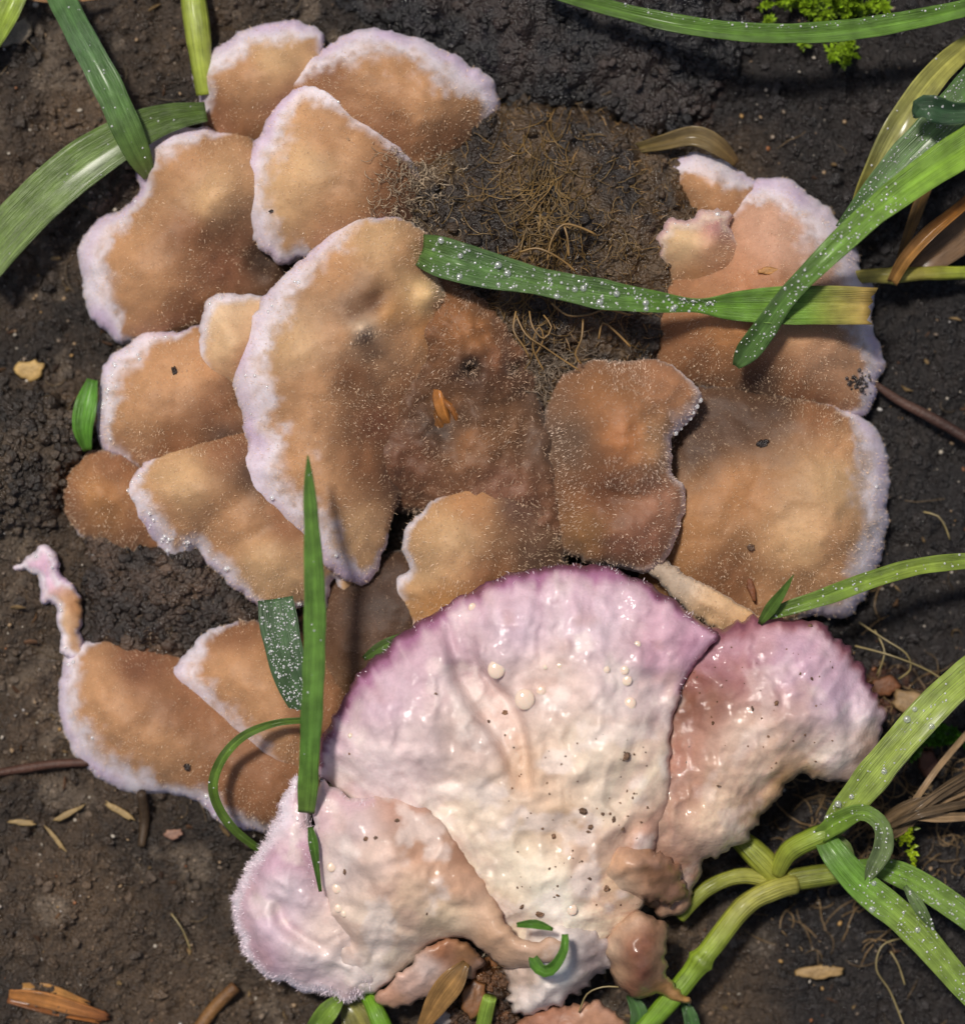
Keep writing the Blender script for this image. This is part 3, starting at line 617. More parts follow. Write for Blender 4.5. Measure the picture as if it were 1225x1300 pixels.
cap('upright reddish-brown cap curling over its fuzzy stalk',
    [(690, 600, 0), (688, 545, 0), (698, 495, 0), (735, 462, 0), (790, 456, 0), (838, 460, 0), (868, 476, 4), (887, 500, 10), (882, 525, 14), (862, 548, 16), (850, 556, 8), (850, 580, 6), (855, 602, 6), (867, 622, 6), (866, 655, 6), (854, 690, 6), (838, 712, 6), (815, 728, 8), (785, 722, 4), (745, 715, 0), (712, 695, 0), (698, 645, 0)],
    [(690, 600, .95), (698, 495, 1.0), (790, 456, 1.2), (868, 476, 1.45), (887, 500, 1.45), (862, 548, 1.4), (850, 575, 1.48), (867, 640, 1.45), (838, 712, 1.4), (785, 722, 1.3), (712, 695, 1.0), (760, 500, 1.7), (780, 570, 1.82), (800, 560, 1.8), (780, 630, 1.5), (820, 690, 1.48), (830, 590, 1.68), (840, 500, 1.58), (740, 560, 1.55), (770, 680, 1.45)],
    [(770, 500, (150, 104, 68)), (790, 560, (168, 112, 70)), (770, 630, (108, 70, 46)), (820, 680, (140, 96, 74)), (830, 560, (194, 146, 104)), (720, 560, (118, 92, 72)), (840, 490, (160, 114, 82)), (740, 680, (140, 102, 66)), (845, 640, (152, 108, 84)), (790, 700, (128, 88, 66))], 420, fuzz=300, thick=0.3, er=0.24, rough=(0.16, 0.03), beads=0, hairlen=0.038, hairtint=(236, 208, 184), key='O', rim=WHITE, rim2=(220, 186, 170), hub=(690, 560),
    creases=[([(795, 500), (820, 512), (850, 520)], 9, .10), ([(740, 625), (800, 632), (850, 612)], 26, .16)])
cap('thin pale tongue of flesh lying over the wide tan cap',
    [(820, 722, 0), (838, 712, 0), (880, 735, 0), (930, 762, 0), (970, 790, 0), (950, 815, 0), (900, 795, 0), (850, 755, 0)],
    [(820, 722, 1.1), (880, 735, 1.08), (970, 790, 1.0), (900, 795, .98), (850, 755, 1.08), (895, 765, 1.1)],
    [(850, 735, (190, 170, 150)), (920, 780, (206, 170, 130)), (960, 800, (190, 150, 105))], 421, thick=0.08, er=0.05, fuzz=300, hairlen=0.04)

# ------------------------------------------------------------------ the overturned piece, wet side up
PALE, CREAM, PINK, MAUVE, TANW = (228, 200, 192), (232, 210, 192), (218, 186, 190), (150, 94, 124), (206, 164, 136)
flip_loc = W(640, 1150, 0.6)
flip = thing('overturned_fungus_piece', 'large overturned piece of fungus showing its glossy pink and cream underside', 'fungus', flip_loc)
def lobe(name, outline, hp, cp, seed, thick, er, rim, rimcol, mat=M_WET, creases=(), bumps=(), jag=(0.02, 0.012), rough=(0.07, 0.02), label=None, streak=None, fuzz=0, key=None, rim2=None, outer=0.0):
    v, f, nf, I, used = sheet(outline, hp, thick, er, creases=creases, bumps=bumps, seed=seed, jag=jag, rough=rough, step=0.038, relief=1.2)
    q, d, m, n = I['q'], I['d'], I['m'], I['n']
    col = blend(q, cp)*(np.array([0.95, 0.975, 0.95]) if mat is M_WET else np.array([0.8, 0.76, 0.72]))
    col = col*(1+0.16*fbm(q[:, 0]*2.2, q[:, 1]*2.2, 4, seed+9)[:, None]); mo = (sstep(0.12, 0.5, fbm(q[:, 0]*1.6+3, q[:, 1]*1.6, 4, seed+13))*0.45)[:, None]; col = col*(1-mo)+lin((184, 148, 134))*mo; mo = (sstep(0.1, 0.4, fbm(q[:, 0]*2.7+9, q[:, 1]*2.7, 4, seed+17))*(0.55 if mat is M_WET else 0.0)*(0.5 if key == 'W2' else 1.0))[:, None]; col = col*(1-mo)+lin((238, 222, 214))*mo
    w = m*(1+0.5*fbm(q[:, 0]*3, q[:, 1]*3, 3, seed+30))+1e-4
    sk = np.zeros(n)
    wr = 1-np.abs(fbm(q[:, 0]*1.9+0.5*fbm(q[:, 0]*3, q[:, 1]*3, 2, seed+64), q[:, 1]*1.5, 3, seed+62))*2.2
    v[:n, 2] += (0.06*wr+0.035*fbm(q[:, 0]*4.5, q[:, 1]*4.5, 3, seed+63))*sstep(0.02, 0.3, d)
    if streak:
        a = np.arctan2(q[:, 1]-streak[1]/100, q[:, 0]-streak[0]/100); r = np.hypot(q[:, 1]-streak[1]/100, q[:, 0]-streak[0]/100)
        sk = vnoise(a*34, r*1.4, seed+3)*0.6+vnoise(a*80, r*2.0, seed+4)*0.4
        col = col*(1+0.15*(sk*sstep(1.3, 0.2, d))[:, None]*np.array([0.7, 1.2, 0.9]))
        v[:n, 2] += 0.022*vnoise(a*8, r*0.6, seed+60)*sstep(0.05, 0.5, d)*sstep(0.3, 1.2, r)
        v[:n, 2] += 0.013*sk*sstep(1.2, 0.2, d)*sstep(0.0, 0.12, d)
    bd = sstep(1.25, 0.25, d/w+0.38*sk+0.25*fbm(q[:, 0]*7, q[:, 1]*7, 3, seed+41))*(m > 0.01)
    inner = np.exp(-((d-w*1.25)/(0.5*w+0.02))**2)*(m > 0.01)
    bd = np.clip(bd+0.0*inner, 0, 1)[:, None]
    col = col*(1-bd)+lin(rimcol)*bd
    ob = (sstep(0.11, 0.03, d+0.05*sk+0.04*fbm(q[:, 0]*6, q[:, 1]*6, 2, seed+50))*(m > 0.09)*outer)[:, None]; col = col*(1-ob)+lin((104, 56, 76))*ob
    pk = (sstep(3.8, 0.6, d/(w+0.02))*0.45*(m > 0.01))[:, None]*(1-bd)
    col = col*(1-pk)+lin((212, 172, 190))*pk
    allc = np.concatenate([col, np.tile(lin((160, 120, 100)), (n, 1))])[used]
    o = mesh_obj(name, v, f, mat, flip, flip_loc, col=allc)
    if label: o['label'] = label
    put_surf(key or name, v, n)
    if fuzz:
        nr = vert_normals(v, f); bw = np.zeros(len(v)); bw[:n] = sstep(0.22, 0.02, d)*(m > 0.01)
        if bw.sum() > 1:
            hv, hf, hc = hairs(v, f[:nf], nr, fuzz, 0.045, (232, 216, 224), v[:n].mean(0), lean=1.0, weight=bw, width=0.004)
            h = mesh_obj('fuzz', hv, hf, M_HAIR, o, (0, 0, 0), col=hc); h.data.transform(__import__('mathutils').Matrix.Translation(-Vector(flip_loc)))
            tag(h, kind='stuff')
    return o
lobe('right_hand_lobe'.replace('right_hand_', 'side_'), 
     [(890, 812, 14), (915, 797, 18), (940, 787, 20), (970, 783, 20), (1005, 781, 20), (1040, 795, 16), (1070, 820, 14), (1098, 856, 12), (1112, 888, 8), (1126, 912, 4), (1120, 940, 0), (1105, 968, 0), (1090, 988, 0), (1060, 996, 0), (1022, 984, 0), (990, 1003, 0), (968, 1040, 0), (946, 1066, 0), (920, 1086, 0), (893, 1098, 0), (884, 1130, 0), (862, 1162, 0), (832, 1160, 0), (800, 1110, 0), (800, 1000, 0), (810, 900, 0), (850, 840, 0)],
     [(890, 812, 1.25), (970, 783, 1.3), (1040, 795, 1.25), (1112, 888, 1.1), (1105, 968, 1.05), (1022, 984, 1.15), (968, 1040, 1.05), (893, 1098, 1.0), (862, 1162, .9), (800, 1110, 1.2), (800, 1000, 1.35), (980, 860, 1.6), (1050, 880, 1.5), (940, 940, 1.55), (880, 1000, 1.5), (900, 860, 1.4), (870, 920, 1.36), (870, 1060, 1.35), (920, 1050, 1.35), (1060, 940, 1.42)],
     [(1000, 840, (204, 168, 186)), (1060, 880, (206, 174, 194)), (940, 930, (216, 184, 168)), (960, 980, (220, 188, 168)), (880, 860, (150, 96, 88)), (905, 838, (156, 98, 98)), (870, 890, (146, 98, 80)), (900, 893, (142, 98, 84)), (930, 850, (166, 112, 112)), (945, 815, (160, 106, 116)), (1050, 960, (228, 206, 200)), (990, 990, (176, 134, 96)), (960, 1030, (184, 142, 104)), (1030, 975, (184, 146, 112)), (880, 1000, (186, 138, 118)), (855, 960, (170, 120, 104)), (905, 1010, (226, 196, 172)), (920, 1050, (226, 200, 176)), (870, 1110, (170, 126, 102)), (1100, 940, (196, 164, 150)), (1085, 900, (224, 204, 210))], 501, 0.3, 0.12, 0, (150, 96, 104),
     label='smaller pinkish lobe with torn tan lower edge', streak=(880, 1100), key='W2', jag=(0.035, 0.03), rough=(0.11, 0.022), outer=0.7,
     creases=[([(880, 845), (905, 835), (935, 850)], 16, .08), ([(868, 905), (895, 895), (925, 905)], 14, .07), ([(900, 1030), (940, 1010), (990, 985)], 12, .06)], bumps=[(1100, 905, 14, .12), (925, 880, 22, .10)])
lobe('stump_end', [(640, 1185, 0), (700, 1165, 0), (760, 1180, 0), (778, 1215, 0), (765, 1240, 0), (742, 1258, 0), (720, 1275, 0), (690, 1290, 0), (655, 1292, 0), (640, 1250, 0)],
     [(640, 1185, 1.2), (700, 1165, 1.4), (778, 1215, 1.1), (742, 1258, .95), (690, 1290, .9), (655, 1292, .9), (700, 1230, 1.35), (680, 1265, 1.2), (740, 1215, 1.3), (640, 1250, 1.0)],
     [(710, 1235, (244, 238, 232)), (690, 1270, (228, 212, 206)), (750, 1220, (170, 150, 150)), (665, 1240, (206, 176, 160)), (735, 1250, (190, 172, 168))], 505, 0.4, 0.16, 0, PALE, label='broken white attachment point', key='W5', jag=(0.05, 0.04), rough=(0.12, 0.05),
     creases=[([(672, 1215), (668, 1245), (672, 1285)], 8, .12), ([(685, 1245), (700, 1262), (690, 1280)], 6, .06)])
lobe('main_lobe',
     [(402, 968, 10), (411, 932, 16), (431, 894, 20), (462, 850, 24), (501, 812, 26), (545, 780, 22), (592, 753, 18), (640, 732, 22), (690, 719, 24), (740, 716, 26), (790, 726, 22), (830, 746, 18), (870, 772, 16), (909, 803, 12), (897, 825, 6), (872, 855, 4), (858, 890, 0), (850, 940, 0), (848, 990, 0), (842, 1040, 0), (828, 1085, 0), (828, 1130, 0), (790, 1180, 0), (740, 1215, 0), (680, 1225, 0), (600, 1200, 0), (540, 1110, 0), (470, 1040, 0), (420, 1000, 0)],
     [(402, 968, 1.35), (431, 894, 1.35), (501, 812, 1.42), (592, 753, 1.45), (690, 719, 1.5), (790, 726, 1.52), (870, 772, 1.5), (909, 803, 1.52), (872, 855, 1.62), (850, 940, 1.66), (842, 1040, 1.6), (828, 1085, 1.5), (828, 1130, 1.35), (740, 1215, 1.3), (600, 1200, 1.2), (470, 1040, 1.35), (480, 900, 1.72), (540, 850, 1.74), (640, 800, 1.78), (740, 790, 1.8), (820, 820, 1.78), (700, 900, 1.82), (780, 950, 1.84), (600, 960, 1.72), (520, 960, 1.72), (720, 1060, 1.72), (650, 1060, 1.66), (780, 1090, 1.62), (700, 1140, 1.55), (620, 870, 1.68), (640, 1140, 1.5)],
     [(480, 880, (216, 188, 200)), (560, 840, (206, 176, 184)), (660, 790, (220, 192, 204)), (750, 790, (222, 196, 206)), (830, 830, (208, 164, 180)), (880, 820, (186, 136, 158)), (800, 870, (226, 204, 204)), (700, 860, PALE), (600, 930, (216, 188, 180)), (520, 950, (226, 200, 200)), (480, 970, (228, 204, 206)), (740, 950, CREAM), (800, 960, (226, 200, 180)), (680, 980, (218, 184, 160)), (720, 1040, (216, 180, 150)), (600, 1030, CREAM), (660, 1100, (234, 216, 196)), (760, 1010, CREAM), (830, 1060, (196, 150, 130)), (700, 1140, (238, 226, 210)), (780, 1120, (218, 180, 150)), (640, 1150, (226, 200, 176))], 502, 0.34, 0.14, 0, (168, 114, 146),
     label='broad pink fan with purple rim', streak=(690, 1180), fuzz=120, key='W1', rough=(0.13, 0.016), outer=0.9,
     creases=[([(562, 785), (572, 820), (582, 860), (610, 905), (640, 950), (660, 1000)], 8, .12, .12, 40), ([(600, 800), (605, 835), (625, 865), (655, 900), (668, 950), (672, 1010)], 7, .12, -.11, 36), ([(700, 760), (690, 830), (700, 900)], 22, .05), ([(780, 770), (775, 830), (785, 900)], 20, .05), ([(850, 830), (835, 900), (840, 960)], 18, .05), ([(540, 1010), (600, 1050), (660, 1140)], 14, .08)],
     bumps=[(490, 905, 30, .06), (540, 905, 24, .05), (630, 1085, 30, .05)])
lobe('fuzzy_lobe',
     [(294, 1162, 14), (299, 1125, 14), (318, 1090, 14), (338, 1062, 16), (350, 1035, 18), (362, 1005, 18), (378, 985, 14), (392, 1010, 6), (398, 1050, 4), (404, 1090, 4), (420, 1125, 0), (470, 1180, 0), (480, 1240, 0), (450, 1272, 6), (425, 1272, 10), (395, 1265, 14), (372, 1258, 14), (362, 1248, 14), (340, 1245, 14), (318, 1228, 14), (304, 1200, 14)],
     [(294, 1162, .75), (318, 1090, .85), (350, 1035, 1.0), (378, 985, 1.1), (398, 1050, 1.2), (420, 1125, 1.25), (480, 1220, 1.1), (425, 1272, .8), (362, 1250, .75), (304, 1205, .72), (350, 1110, 1.25), (330, 1170, 1.12), (380, 1210, 1.15), (370, 1060, 1.2), (400, 1160, 1.2)],
     [(340, 1170, (220, 194, 206)), (360, 1120, (222, 200, 208)), (350, 1085, (196, 158, 176)), (330, 1210, (200, 164, 182)), (390, 1220, (230, 210, 212)), (420, 1240, (232, 214, 208)), (370, 1050, (214, 190, 200)), (420, 1180, (222, 196, 188)), (380, 1080, (190, 150, 166))], 503, 0.3, 0.16, 0, (232, 220, 228),
     label='fuzzy lilac lobe with white hairy edge', fuzz=2200, key='W4', rough=(0.11, 0.022),
     creases=[([(330, 1135), (350, 1140), (358, 1165), (380, 1185), (410, 1200), (430, 1205)], 8, .16, .08, 40), ([(310, 1150), (320, 1200), (345, 1235)], 14, .05)])
lobe('folded_lobe',
     [(405, 992, 4), (425, 998, 6), (450, 1012, 4), (485, 1006, 0), (520, 1010, 0), (548, 1025, 0), (580, 1062, 0), (606, 1102, 0), (632, 1140, 0), (650, 1180, 0), (675, 1190, 0), (700, 1186, 0), (718, 1195, 0), (712, 1216, 0), (680, 1226, 0), (650, 1232, 0), (620, 1215, 0), (585, 1192, 0), (555, 1198, 0), (530, 1225, 0), (500, 1250, 0), (470, 1268, 0), (440, 1262, 0), (430, 1220, 0), (418, 1160, 0), (404, 1110, 0), (398, 1050, 6)],
     [(405, 992, 1.5), (450, 1012, 1.55), (520, 1010, 1.6), (580, 1062, 1.66), (632, 1140, 1.6), (700, 1186, 1.6), (715, 1205, 1.5), (650, 1232, 1.3), (585, 1195, 1.3), (530, 1225, 1.1), (470, 1268, .95), (430, 1220, 1.2), (404, 1110, 1.4), (470, 1080, 1.8), (530, 1110, 1.82), (480, 1160, 1.6), (560, 1150, 1.68), (620, 1185, 1.6), (680, 1208, 1.62), (440, 1040, 1.68), (540, 1050, 1.78)],
     [(450, 1040, (218, 190, 190)), (430, 1090, (226, 202, 198)), (480, 1080, (222, 192, 180)), (530, 1070, (196, 152, 128)), (580, 1110, (200, 156, 130)), (520, 1130, (220, 186, 162)), (470, 1180, (230, 206, 190)), (440, 1230, (234, 216, 210)), (560, 1160, (226, 198, 170)), (630, 1190, (200, 160, 132)), (690, 1205, (196, 160, 138)), (590, 1080, (178, 132, 108)), (510, 1020, (190, 146, 130)), (500, 1220, (228, 206, 188))], 504, 0.32, 0.16, 0, (226, 206, 206),
     label='cream lobe folded over with a torn tongue', fuzz=200, key='W3', rough=(0.11, 0.016),
     creases=[([(425, 1160), (440, 1190), (462, 1225)], 9, .14)])
lobe('flesh_knob', [(757, 1090, 0), (770, 1072, 0), (800, 1066, 0), (830, 1075, 0), (862, 1095, 0), (872, 1120, 0), (868, 1145, 0), (838, 1150, 0), (800, 1140, 0), (770, 1135, 0)],
     [(757, 1090, 1.5), (800, 1066, 1.6), (862, 1095, 1.35), (868, 1145, 1.15), (800, 1140, 1.4), (800, 1095, 1.72), (840, 1115, 1.52), (770, 1130, 1.45)],
     [(790, 1090, (206, 164, 132)), (830, 1100, (160, 118, 88)), (850, 1130, (158, 120, 98)), (775, 1125, (222, 196, 172))], 506, 0.4, 0.16, 0, PALE, mat=M_JELLY, label='tan rounded knob of flesh', key='W7', rough=(0.12, 0.02), jag=(0.03, 0.03), creases=[([(780, 1100), (810, 1105), (850, 1100)], 9, .10), ([(800, 1125), (830, 1120), (860, 1125)], 8, .08)])
lobe('torn_flap', [(765, 1195, 0), (780, 1168, 0), (802, 1152, 0), (826, 1160, 0), (846, 1180, 0), (842, 1215, 0), (848, 1238, 0), (866, 1258, 0), (879, 1276, 0), (862, 1280, 0), (838, 1266, 0), (815, 1272, 0), (792, 1262, 0), (775, 1235, 0)],
     [(765, 1195, 1.2), (802, 1152, 1.35), (846, 1180, 1.25), (848, 1238, 1.05), (879, 1276, .85), (815, 1272, .9), (775, 1235, 1.1), (808, 1200, 1.55), (815, 1240, 1.3), (790, 1190, 1.45)],
     [(805, 1200, (136, 86, 64)), (815, 1230, (130, 80, 66)), (822, 1190, (140, 90, 68)), (800, 1250, (160, 112, 88)), (782, 1240, (198, 166, 136)), (770, 1200, (206, 180, 156)), (845, 1258, (188, 144, 90)), (870, 1275, (190, 146, 84)), (795, 1162, (206, 172, 146)), (840, 1195, (200, 166, 138)), (845, 1225, (196, 160, 124))], 507, 0.22, 0.09, 0, PALE, mat=M_JELLY, label='brown gelatinous torn flap with orange tip', key='W6', rough=(0.08, 0.02), jag=(0.025, 0.02))
lobe('torn_scrap', [(478, 1262, 0), (500, 1238, 0), (530, 1212, 0), (556, 1190, 0), (585, 1190, 0), (612, 1215, 0), (600, 1240, 0), (560, 1250, 0), (535, 1275, 0), (505, 1282, 0), (484, 1278, 0)],
     [(478, 1262, .95), (530, 1212, 1.2), (585, 1190, 1.25), (612, 1215, 1.1), (560, 1250, 1.0), (505, 1282, .85), (545, 1230, 1.2)],
     [(520, 1245, (216, 184, 172)), (560, 1205, (180, 124, 88)), (590, 1205, (150, 112, 78)), (500, 1270, (200, 156, 132)), (545, 1225, (226, 206, 200))], 508, 0.2, 0.08, 0, PALE, mat=M_JELLY, label='pinkish torn scrap', key='W8', jag=(0.03, 0.02))
lobe('loose_flake', [(655, 1300, 0), (690, 1282, 0), (720, 1276, 0), (760, 1272, 0), (785, 1285, 0), (795, 1320, 0), (700, 1330, 0), (645, 1325, 0)],
     [(655, 1300, .75), (720, 1276, .9), (785, 1285, .85), (720, 1305, 1.0), (645, 1325, .7), (795, 1320, .8)],
     [(700, 1295, (170, 122, 98)), (760, 1285, (196, 150, 122))], 509, 0.16, 0.07, 0, PALE, mat=M_JELLY, label='brown translucent flake', key='W9', jag=(0.03, 0.02))
def bead(key, px, py, rad, mat=M_BEAD, name='droplet'):
    z = surf_z(key, px, py); c = W(px, py, z+rad/100*0.1)
    bv, bf = ICO[3]
    return mesh_obj(name, bv*np.array([1, 1.08, 0.42])*rad/100+c, bf, mat, flip, flip_loc)
for p in [('W1', 630, 850, 10.5), ('W1', 666, 888, 12), ('W1', 687, 877, 5.5), ('W1', 600, 771, 5), ('W1', 793, 851, 5), ('W1', 796, 864, 6), ('W1', 800, 893, 7), ('W1', 770, 850, 4), ('W1', 809, 818, 4),
          ('W3', 421, 1101, 5.5), ('W3', 428, 1128, 6), ('W3', 430, 1153, 5), ('W3', 437, 1160, 4), ('W1', 726, 1155, 6.5), ('W1', 445, 934, 3), ('W1', 710, 845, 3), ('W1', 692, 847, 3)]:
    bead(*p)
def specks(parent, loc, pts, name, tint=(104, 76, 54), mat=M_CRUMB):
    P = []; R = []
    for k, px, py, r in pts:
        z = surf_z(k, px, py); P.append(W(px, py, z+r/100*0.2)); R.append(r/100)
    v, f, c = lumps(np.array(P), np.array(R)*0.8, 1, 0.35, 0.45, np.tile(lin(tint), (len(P), 1))*RNG.uniform(0.6, 1.6, (len(P), 1)))
    return tag(mesh_obj(name, v, f, mat, parent, loc, col=c), kind='stuff')
sp = [('W1', 739, 1030, 7), ('W1', 765, 1033, 3), ('W1', 750, 1050, 4), ('W1', 747, 1056, 3), ('W1', 779, 1040, 4), ('W1', 703, 1062, 3), ('W1', 794, 961, 7), ('W1', 641, 905, 3.5), ('W1', 620, 916, 3.5), ('W1', 685, 1160, 5), ('W1', 663, 1151, 4), ('W1', 708, 1137, 2.5), ('W1', 748, 1115, 3), ('W1', 770, 1128, 4), ('W1', 790, 1052, 3),
      ('W1', 444, 957, 2), ('W1', 553, 881, 2), ('W3', 465, 1065, 3), ('W3', 477, 1064, 3), ('W3', 438, 1107, 4), ('W3', 504, 1042, 3.5), ('W3', 542, 1160, 2), ('W2', 905, 918, 3), ('W2', 985, 893, 4), ('W2', 1030, 862, 3), ('W2', 1028, 795, 2.5), ('W2', 975, 935, 2.5), ('W2', 912, 998, 3), ('W2', 955, 900, 3)]
for _ in range(70):
    kx, ky = RNG.uniform(640, 830), RNG.uniform(930, 1150); sp.append(('W1', kx, ky, RNG.uniform(0.8, 1.8)))
for _ in range(40):
    sp.append(('W2', RNG.uniform(870, 1060), RNG.uniform(820, 980), RNG.uniform(0.8, 1.6)))
specks(flip, flip_loc, sp, 'dirt_specks')

# ------------------------------------------------------------------ grass
G1, G2, G3, GY_, GD = (92, 138, 42), (120, 164, 52), (66, 118, 52), (158, 152, 62), (54, 98, 48)
def ribbon(pts, cols, fold=0.25, thick=0.014, nc=9, step=0.06, curl=0.0, seed=1, jag_end=0.0):
    """leaf blade: (px, py, z, width px, roll deg) along its midrib"""
    A = np.array([[*W(p[0], p[1], p[2]), p[3]/100*K(p[2]), math.radians(p[4] if len(p) > 4 else 0)] for p in pts])
    Cn = np.array([lin(c) for c in cols]); gn = sstep(0.0, 0.25, (Cn[:, 1]-Cn[:, 0])/Cn[:, 1])[:, None]; Cn = gn*(0.85*Cn*np.array([1.5, 1.06, 0.95])+0.15*Cn.mean(1, keepdims=True))+(1-gn)*Cn
    C = catmull(A, step, False)
    n = len(C); T = np.gradient(C[:, :3], axis=0); T /= np.linalg.norm(T, axis=1, keepdims=True)
    up = np.array([0, 0, 1.0]); side = np.cross(T, up); side /= np.linalg.norm(side, axis=1, keepdims=True)+1e-9
    nrm = np.cross(side, T)
    cr, sr = np.cos(C[:, 4])[:, None], np.sin(C[:, 4])[:, None]
    s2 = side*cr+nrm*sr; n2 = nrm*cr-side*sr
    tt = np.linspace(0, 1, n)
    col = np.stack([np.interp(tt, np.linspace(0, 1, len(Cn)), Cn[:, k]) for k in range(3)], 1)
    ss = np.linspace(-1, 1, nc)
    w = np.maximum(C[:, 3], 0.004)[:, None, None]/2
    prof = fold*np.abs(ss)**1.3 + curl*ss**2
    veins = 0.5*(np.arange(nc) % 2)*0.10
    wob = 0.05*vnoise(np.arange(n)*0.22, np.zeros(n)+seed, seed)[:, None, None]
    top = C[:, None, :3] + s2[:, None]*ss[None, :, None]*w*(1+wob) + n2[:, None]*((prof-veins*0.4)[None, :, None])*w
    if jag_end:
        jj = RNG.uniform(0, jag_end, nc); top[-1] += T[-1]*jj[:, None]
    bot = top - n2[:, None]*thick
    m = n*nc; V = np.concatenate([top.reshape(-1, 3), bot.reshape(-1, 3)])
    F = []
    for i in range(n-1):
        for j in range(nc-1):
            a = i*nc+j; F.append((a, a+1, a+nc+1, a+nc)); F.append((m+a, m+a+nc, m+a+nc+1, m+a+1))
        a = i*nc; F.append((a, a+nc, m+a+nc, m+a)); a = i*nc+nc-1; F.append((a, m+a, m+a+nc, a+nc))
    for i0 in (0, (n-1)*nc):
        for j in range(nc-1):
            a = i0+j; F.append((a, m+a, m+a+1, a+1) if i0 == 0 else (a, a+1, m+a+1, m+a))
    cc = np.repeat(col, nc, 0); mid = np.tile(np.exp(-(ss/0.12)**2), n)[:, None]
    cc = cc*(1+0.35*mid)
    L = np.repeat(np.cumsum(np.r_[0, np.linalg.norm(np.diff(C[:, :3], axis=0), axis=1)]), nc)
    uv = np.c_[np.tile(ss, n), L+seed*3.7]
    return V, F, np.concatenate([cc, cc]), np.concatenate([uv, uv]), top, n2
def blade(label, pts, cols, fold=0.25, dew=0, big=0, group=None, mat=M_LEAF, name='grass_strand', cat='grass blade', seed=1, parent=None, dewspan=(0.02, 0.98), jag_end=0.0, thick=0.014, fine=(0.004, 0.017), loc=None, across=(-0.9, 0.9), curl=0.0):
    V, F, C, UV, top, n2 = ribbon(pts, cols, fold*1.5, thick, seed=seed, jag_end=jag_end, curl=curl)
    if loc is None: loc = np.array([top[:, :, 0].mean(), top[:, :, 1].mean(), max(0, V[:, 2].min())])
    o = mesh_obj(name, V, F, mat, parent, loc, col=C, uv=UV)
    if label and parent is None: tag(o, label, cat, group)
    n, nc, _ = top.shape
    def spot():
        i = int(np.clip(RNG.uniform(*dewspan)*n, 0, n-2)); s = (RNG.uniform(*across)+1)/2*(nc-1); j = min(int(s), nc-2); fr = s-j; fi = RNG.random()
        a = top[i, j]*(1-fr)+top[i, j+1]*fr; b = top[i+1, j]*(1-fr)+top[i+1, j+1]*fr
        p = a*(1-fi)+b*fi
        nn = np.cross(top[i+1, j]-top[i, j], top[i, j+1]-top[i, j]); nn = nn/(np.linalg.norm(nn)+1e-9); nn = nn if nn[2] > 0 else -nn
        return p, nn
    if dew:
        P = []
        for _ in range(dew):
            p, nn = spot(); r = fine[0]+(fine[1]-fine[0])*RNG.random()**2.2; P.append((*(p+nn*r*0.3), r))
        d = drops('fine_dew', P, M_DEW, o, loc, 1, 0.7); tag(d, kind='stuff')
    for _ in range(big):
        p, nn = spot(); r = RNG.uniform(0.024, 0.048); bv, bf = ICO[3]
        mesh_obj('water_droplet', bv*np.array([1, 1, .55])*r+p+nn*r*0.25, bf, M_WATER, o, loc)
    return o
def tube_mesh(pts, cols, nc=10, step=0.06, knots=(), seed=1):
    """(px, py, z, radius px)"""
    A = np.array([[*W(p[0], p[1], p[2]), p[3]/100*K(p[2])] for p in pts]); C = catmull(A, step, False); n = len(C)
    T = np.gradient(C[:, :3], axis=0); T /= np.linalg.norm(T, axis=1, keepdims=True)+1e-9
    ref = np.array([0.13, 0.07, 1.0]); s = np.cross(T, ref); s /= np.linalg.norm(s, axis=1, keepdims=True)+1e-9; u = np.cross(s, T)
    tt = np.linspace(0, 1, n); r = C[:, 3]*(1+0.05*vnoise(np.arange(n)*0.35, np.zeros(n), seed))
    for k in knots: r = r*(1+0.28*np.exp(-((tt-k)/0.02)**2))
    Cn = np.array([lin(c) for c in cols]); col = np.stack([np.interp(tt, np.linspace(0, 1, len(Cn)), Cn[:, k]) for k in range(3)], 1)
    a = np.arange(nc)/nc*2*np.pi
    V = C[:, None, :3]+(s[:, None]*np.cos(a)[None, :, None]+u[:, None]*np.sin(a)[None, :, None])*r[:, None, None]
    F = [(i*nc+j, i*nc+(j+1) % nc, (i+1)*nc+(j+1) % nc, (i+1)*nc+j) for i in range(n-1) for j in range(nc)]
    F += [tuple(range(nc))[::-1], tuple((n-1)*nc+j for j in range(nc))]
    uv = np.c_[np.tile(np.cos(a), n), np.repeat(np.cumsum(np.r_[0, np.linalg.norm(np.diff(C[:, :3], axis=0), axis=1)]), nc)+seed]
    return V.reshape(-1, 3), F, np.repeat(col, nc, 0), uv
def stem(label, pts, cols, name='grass_stalk', cat='grass stalk', mat=M_STEM, knots=(), group=None, parent=None, loc=None, seed=1, nc=10):
    V, F, C, UV = tube_mesh(pts, cols, knots=knots, seed=seed, nc=nc)
    if loc is None: loc = np.array([*V[:, :2].mean(0), max(0, V[:, 2].min())])
    o = mesh_obj(name, V, F, mat, parent, loc, col=C, uv=UV)
    if parent is None: tag(o, label, cat, group)
    return o

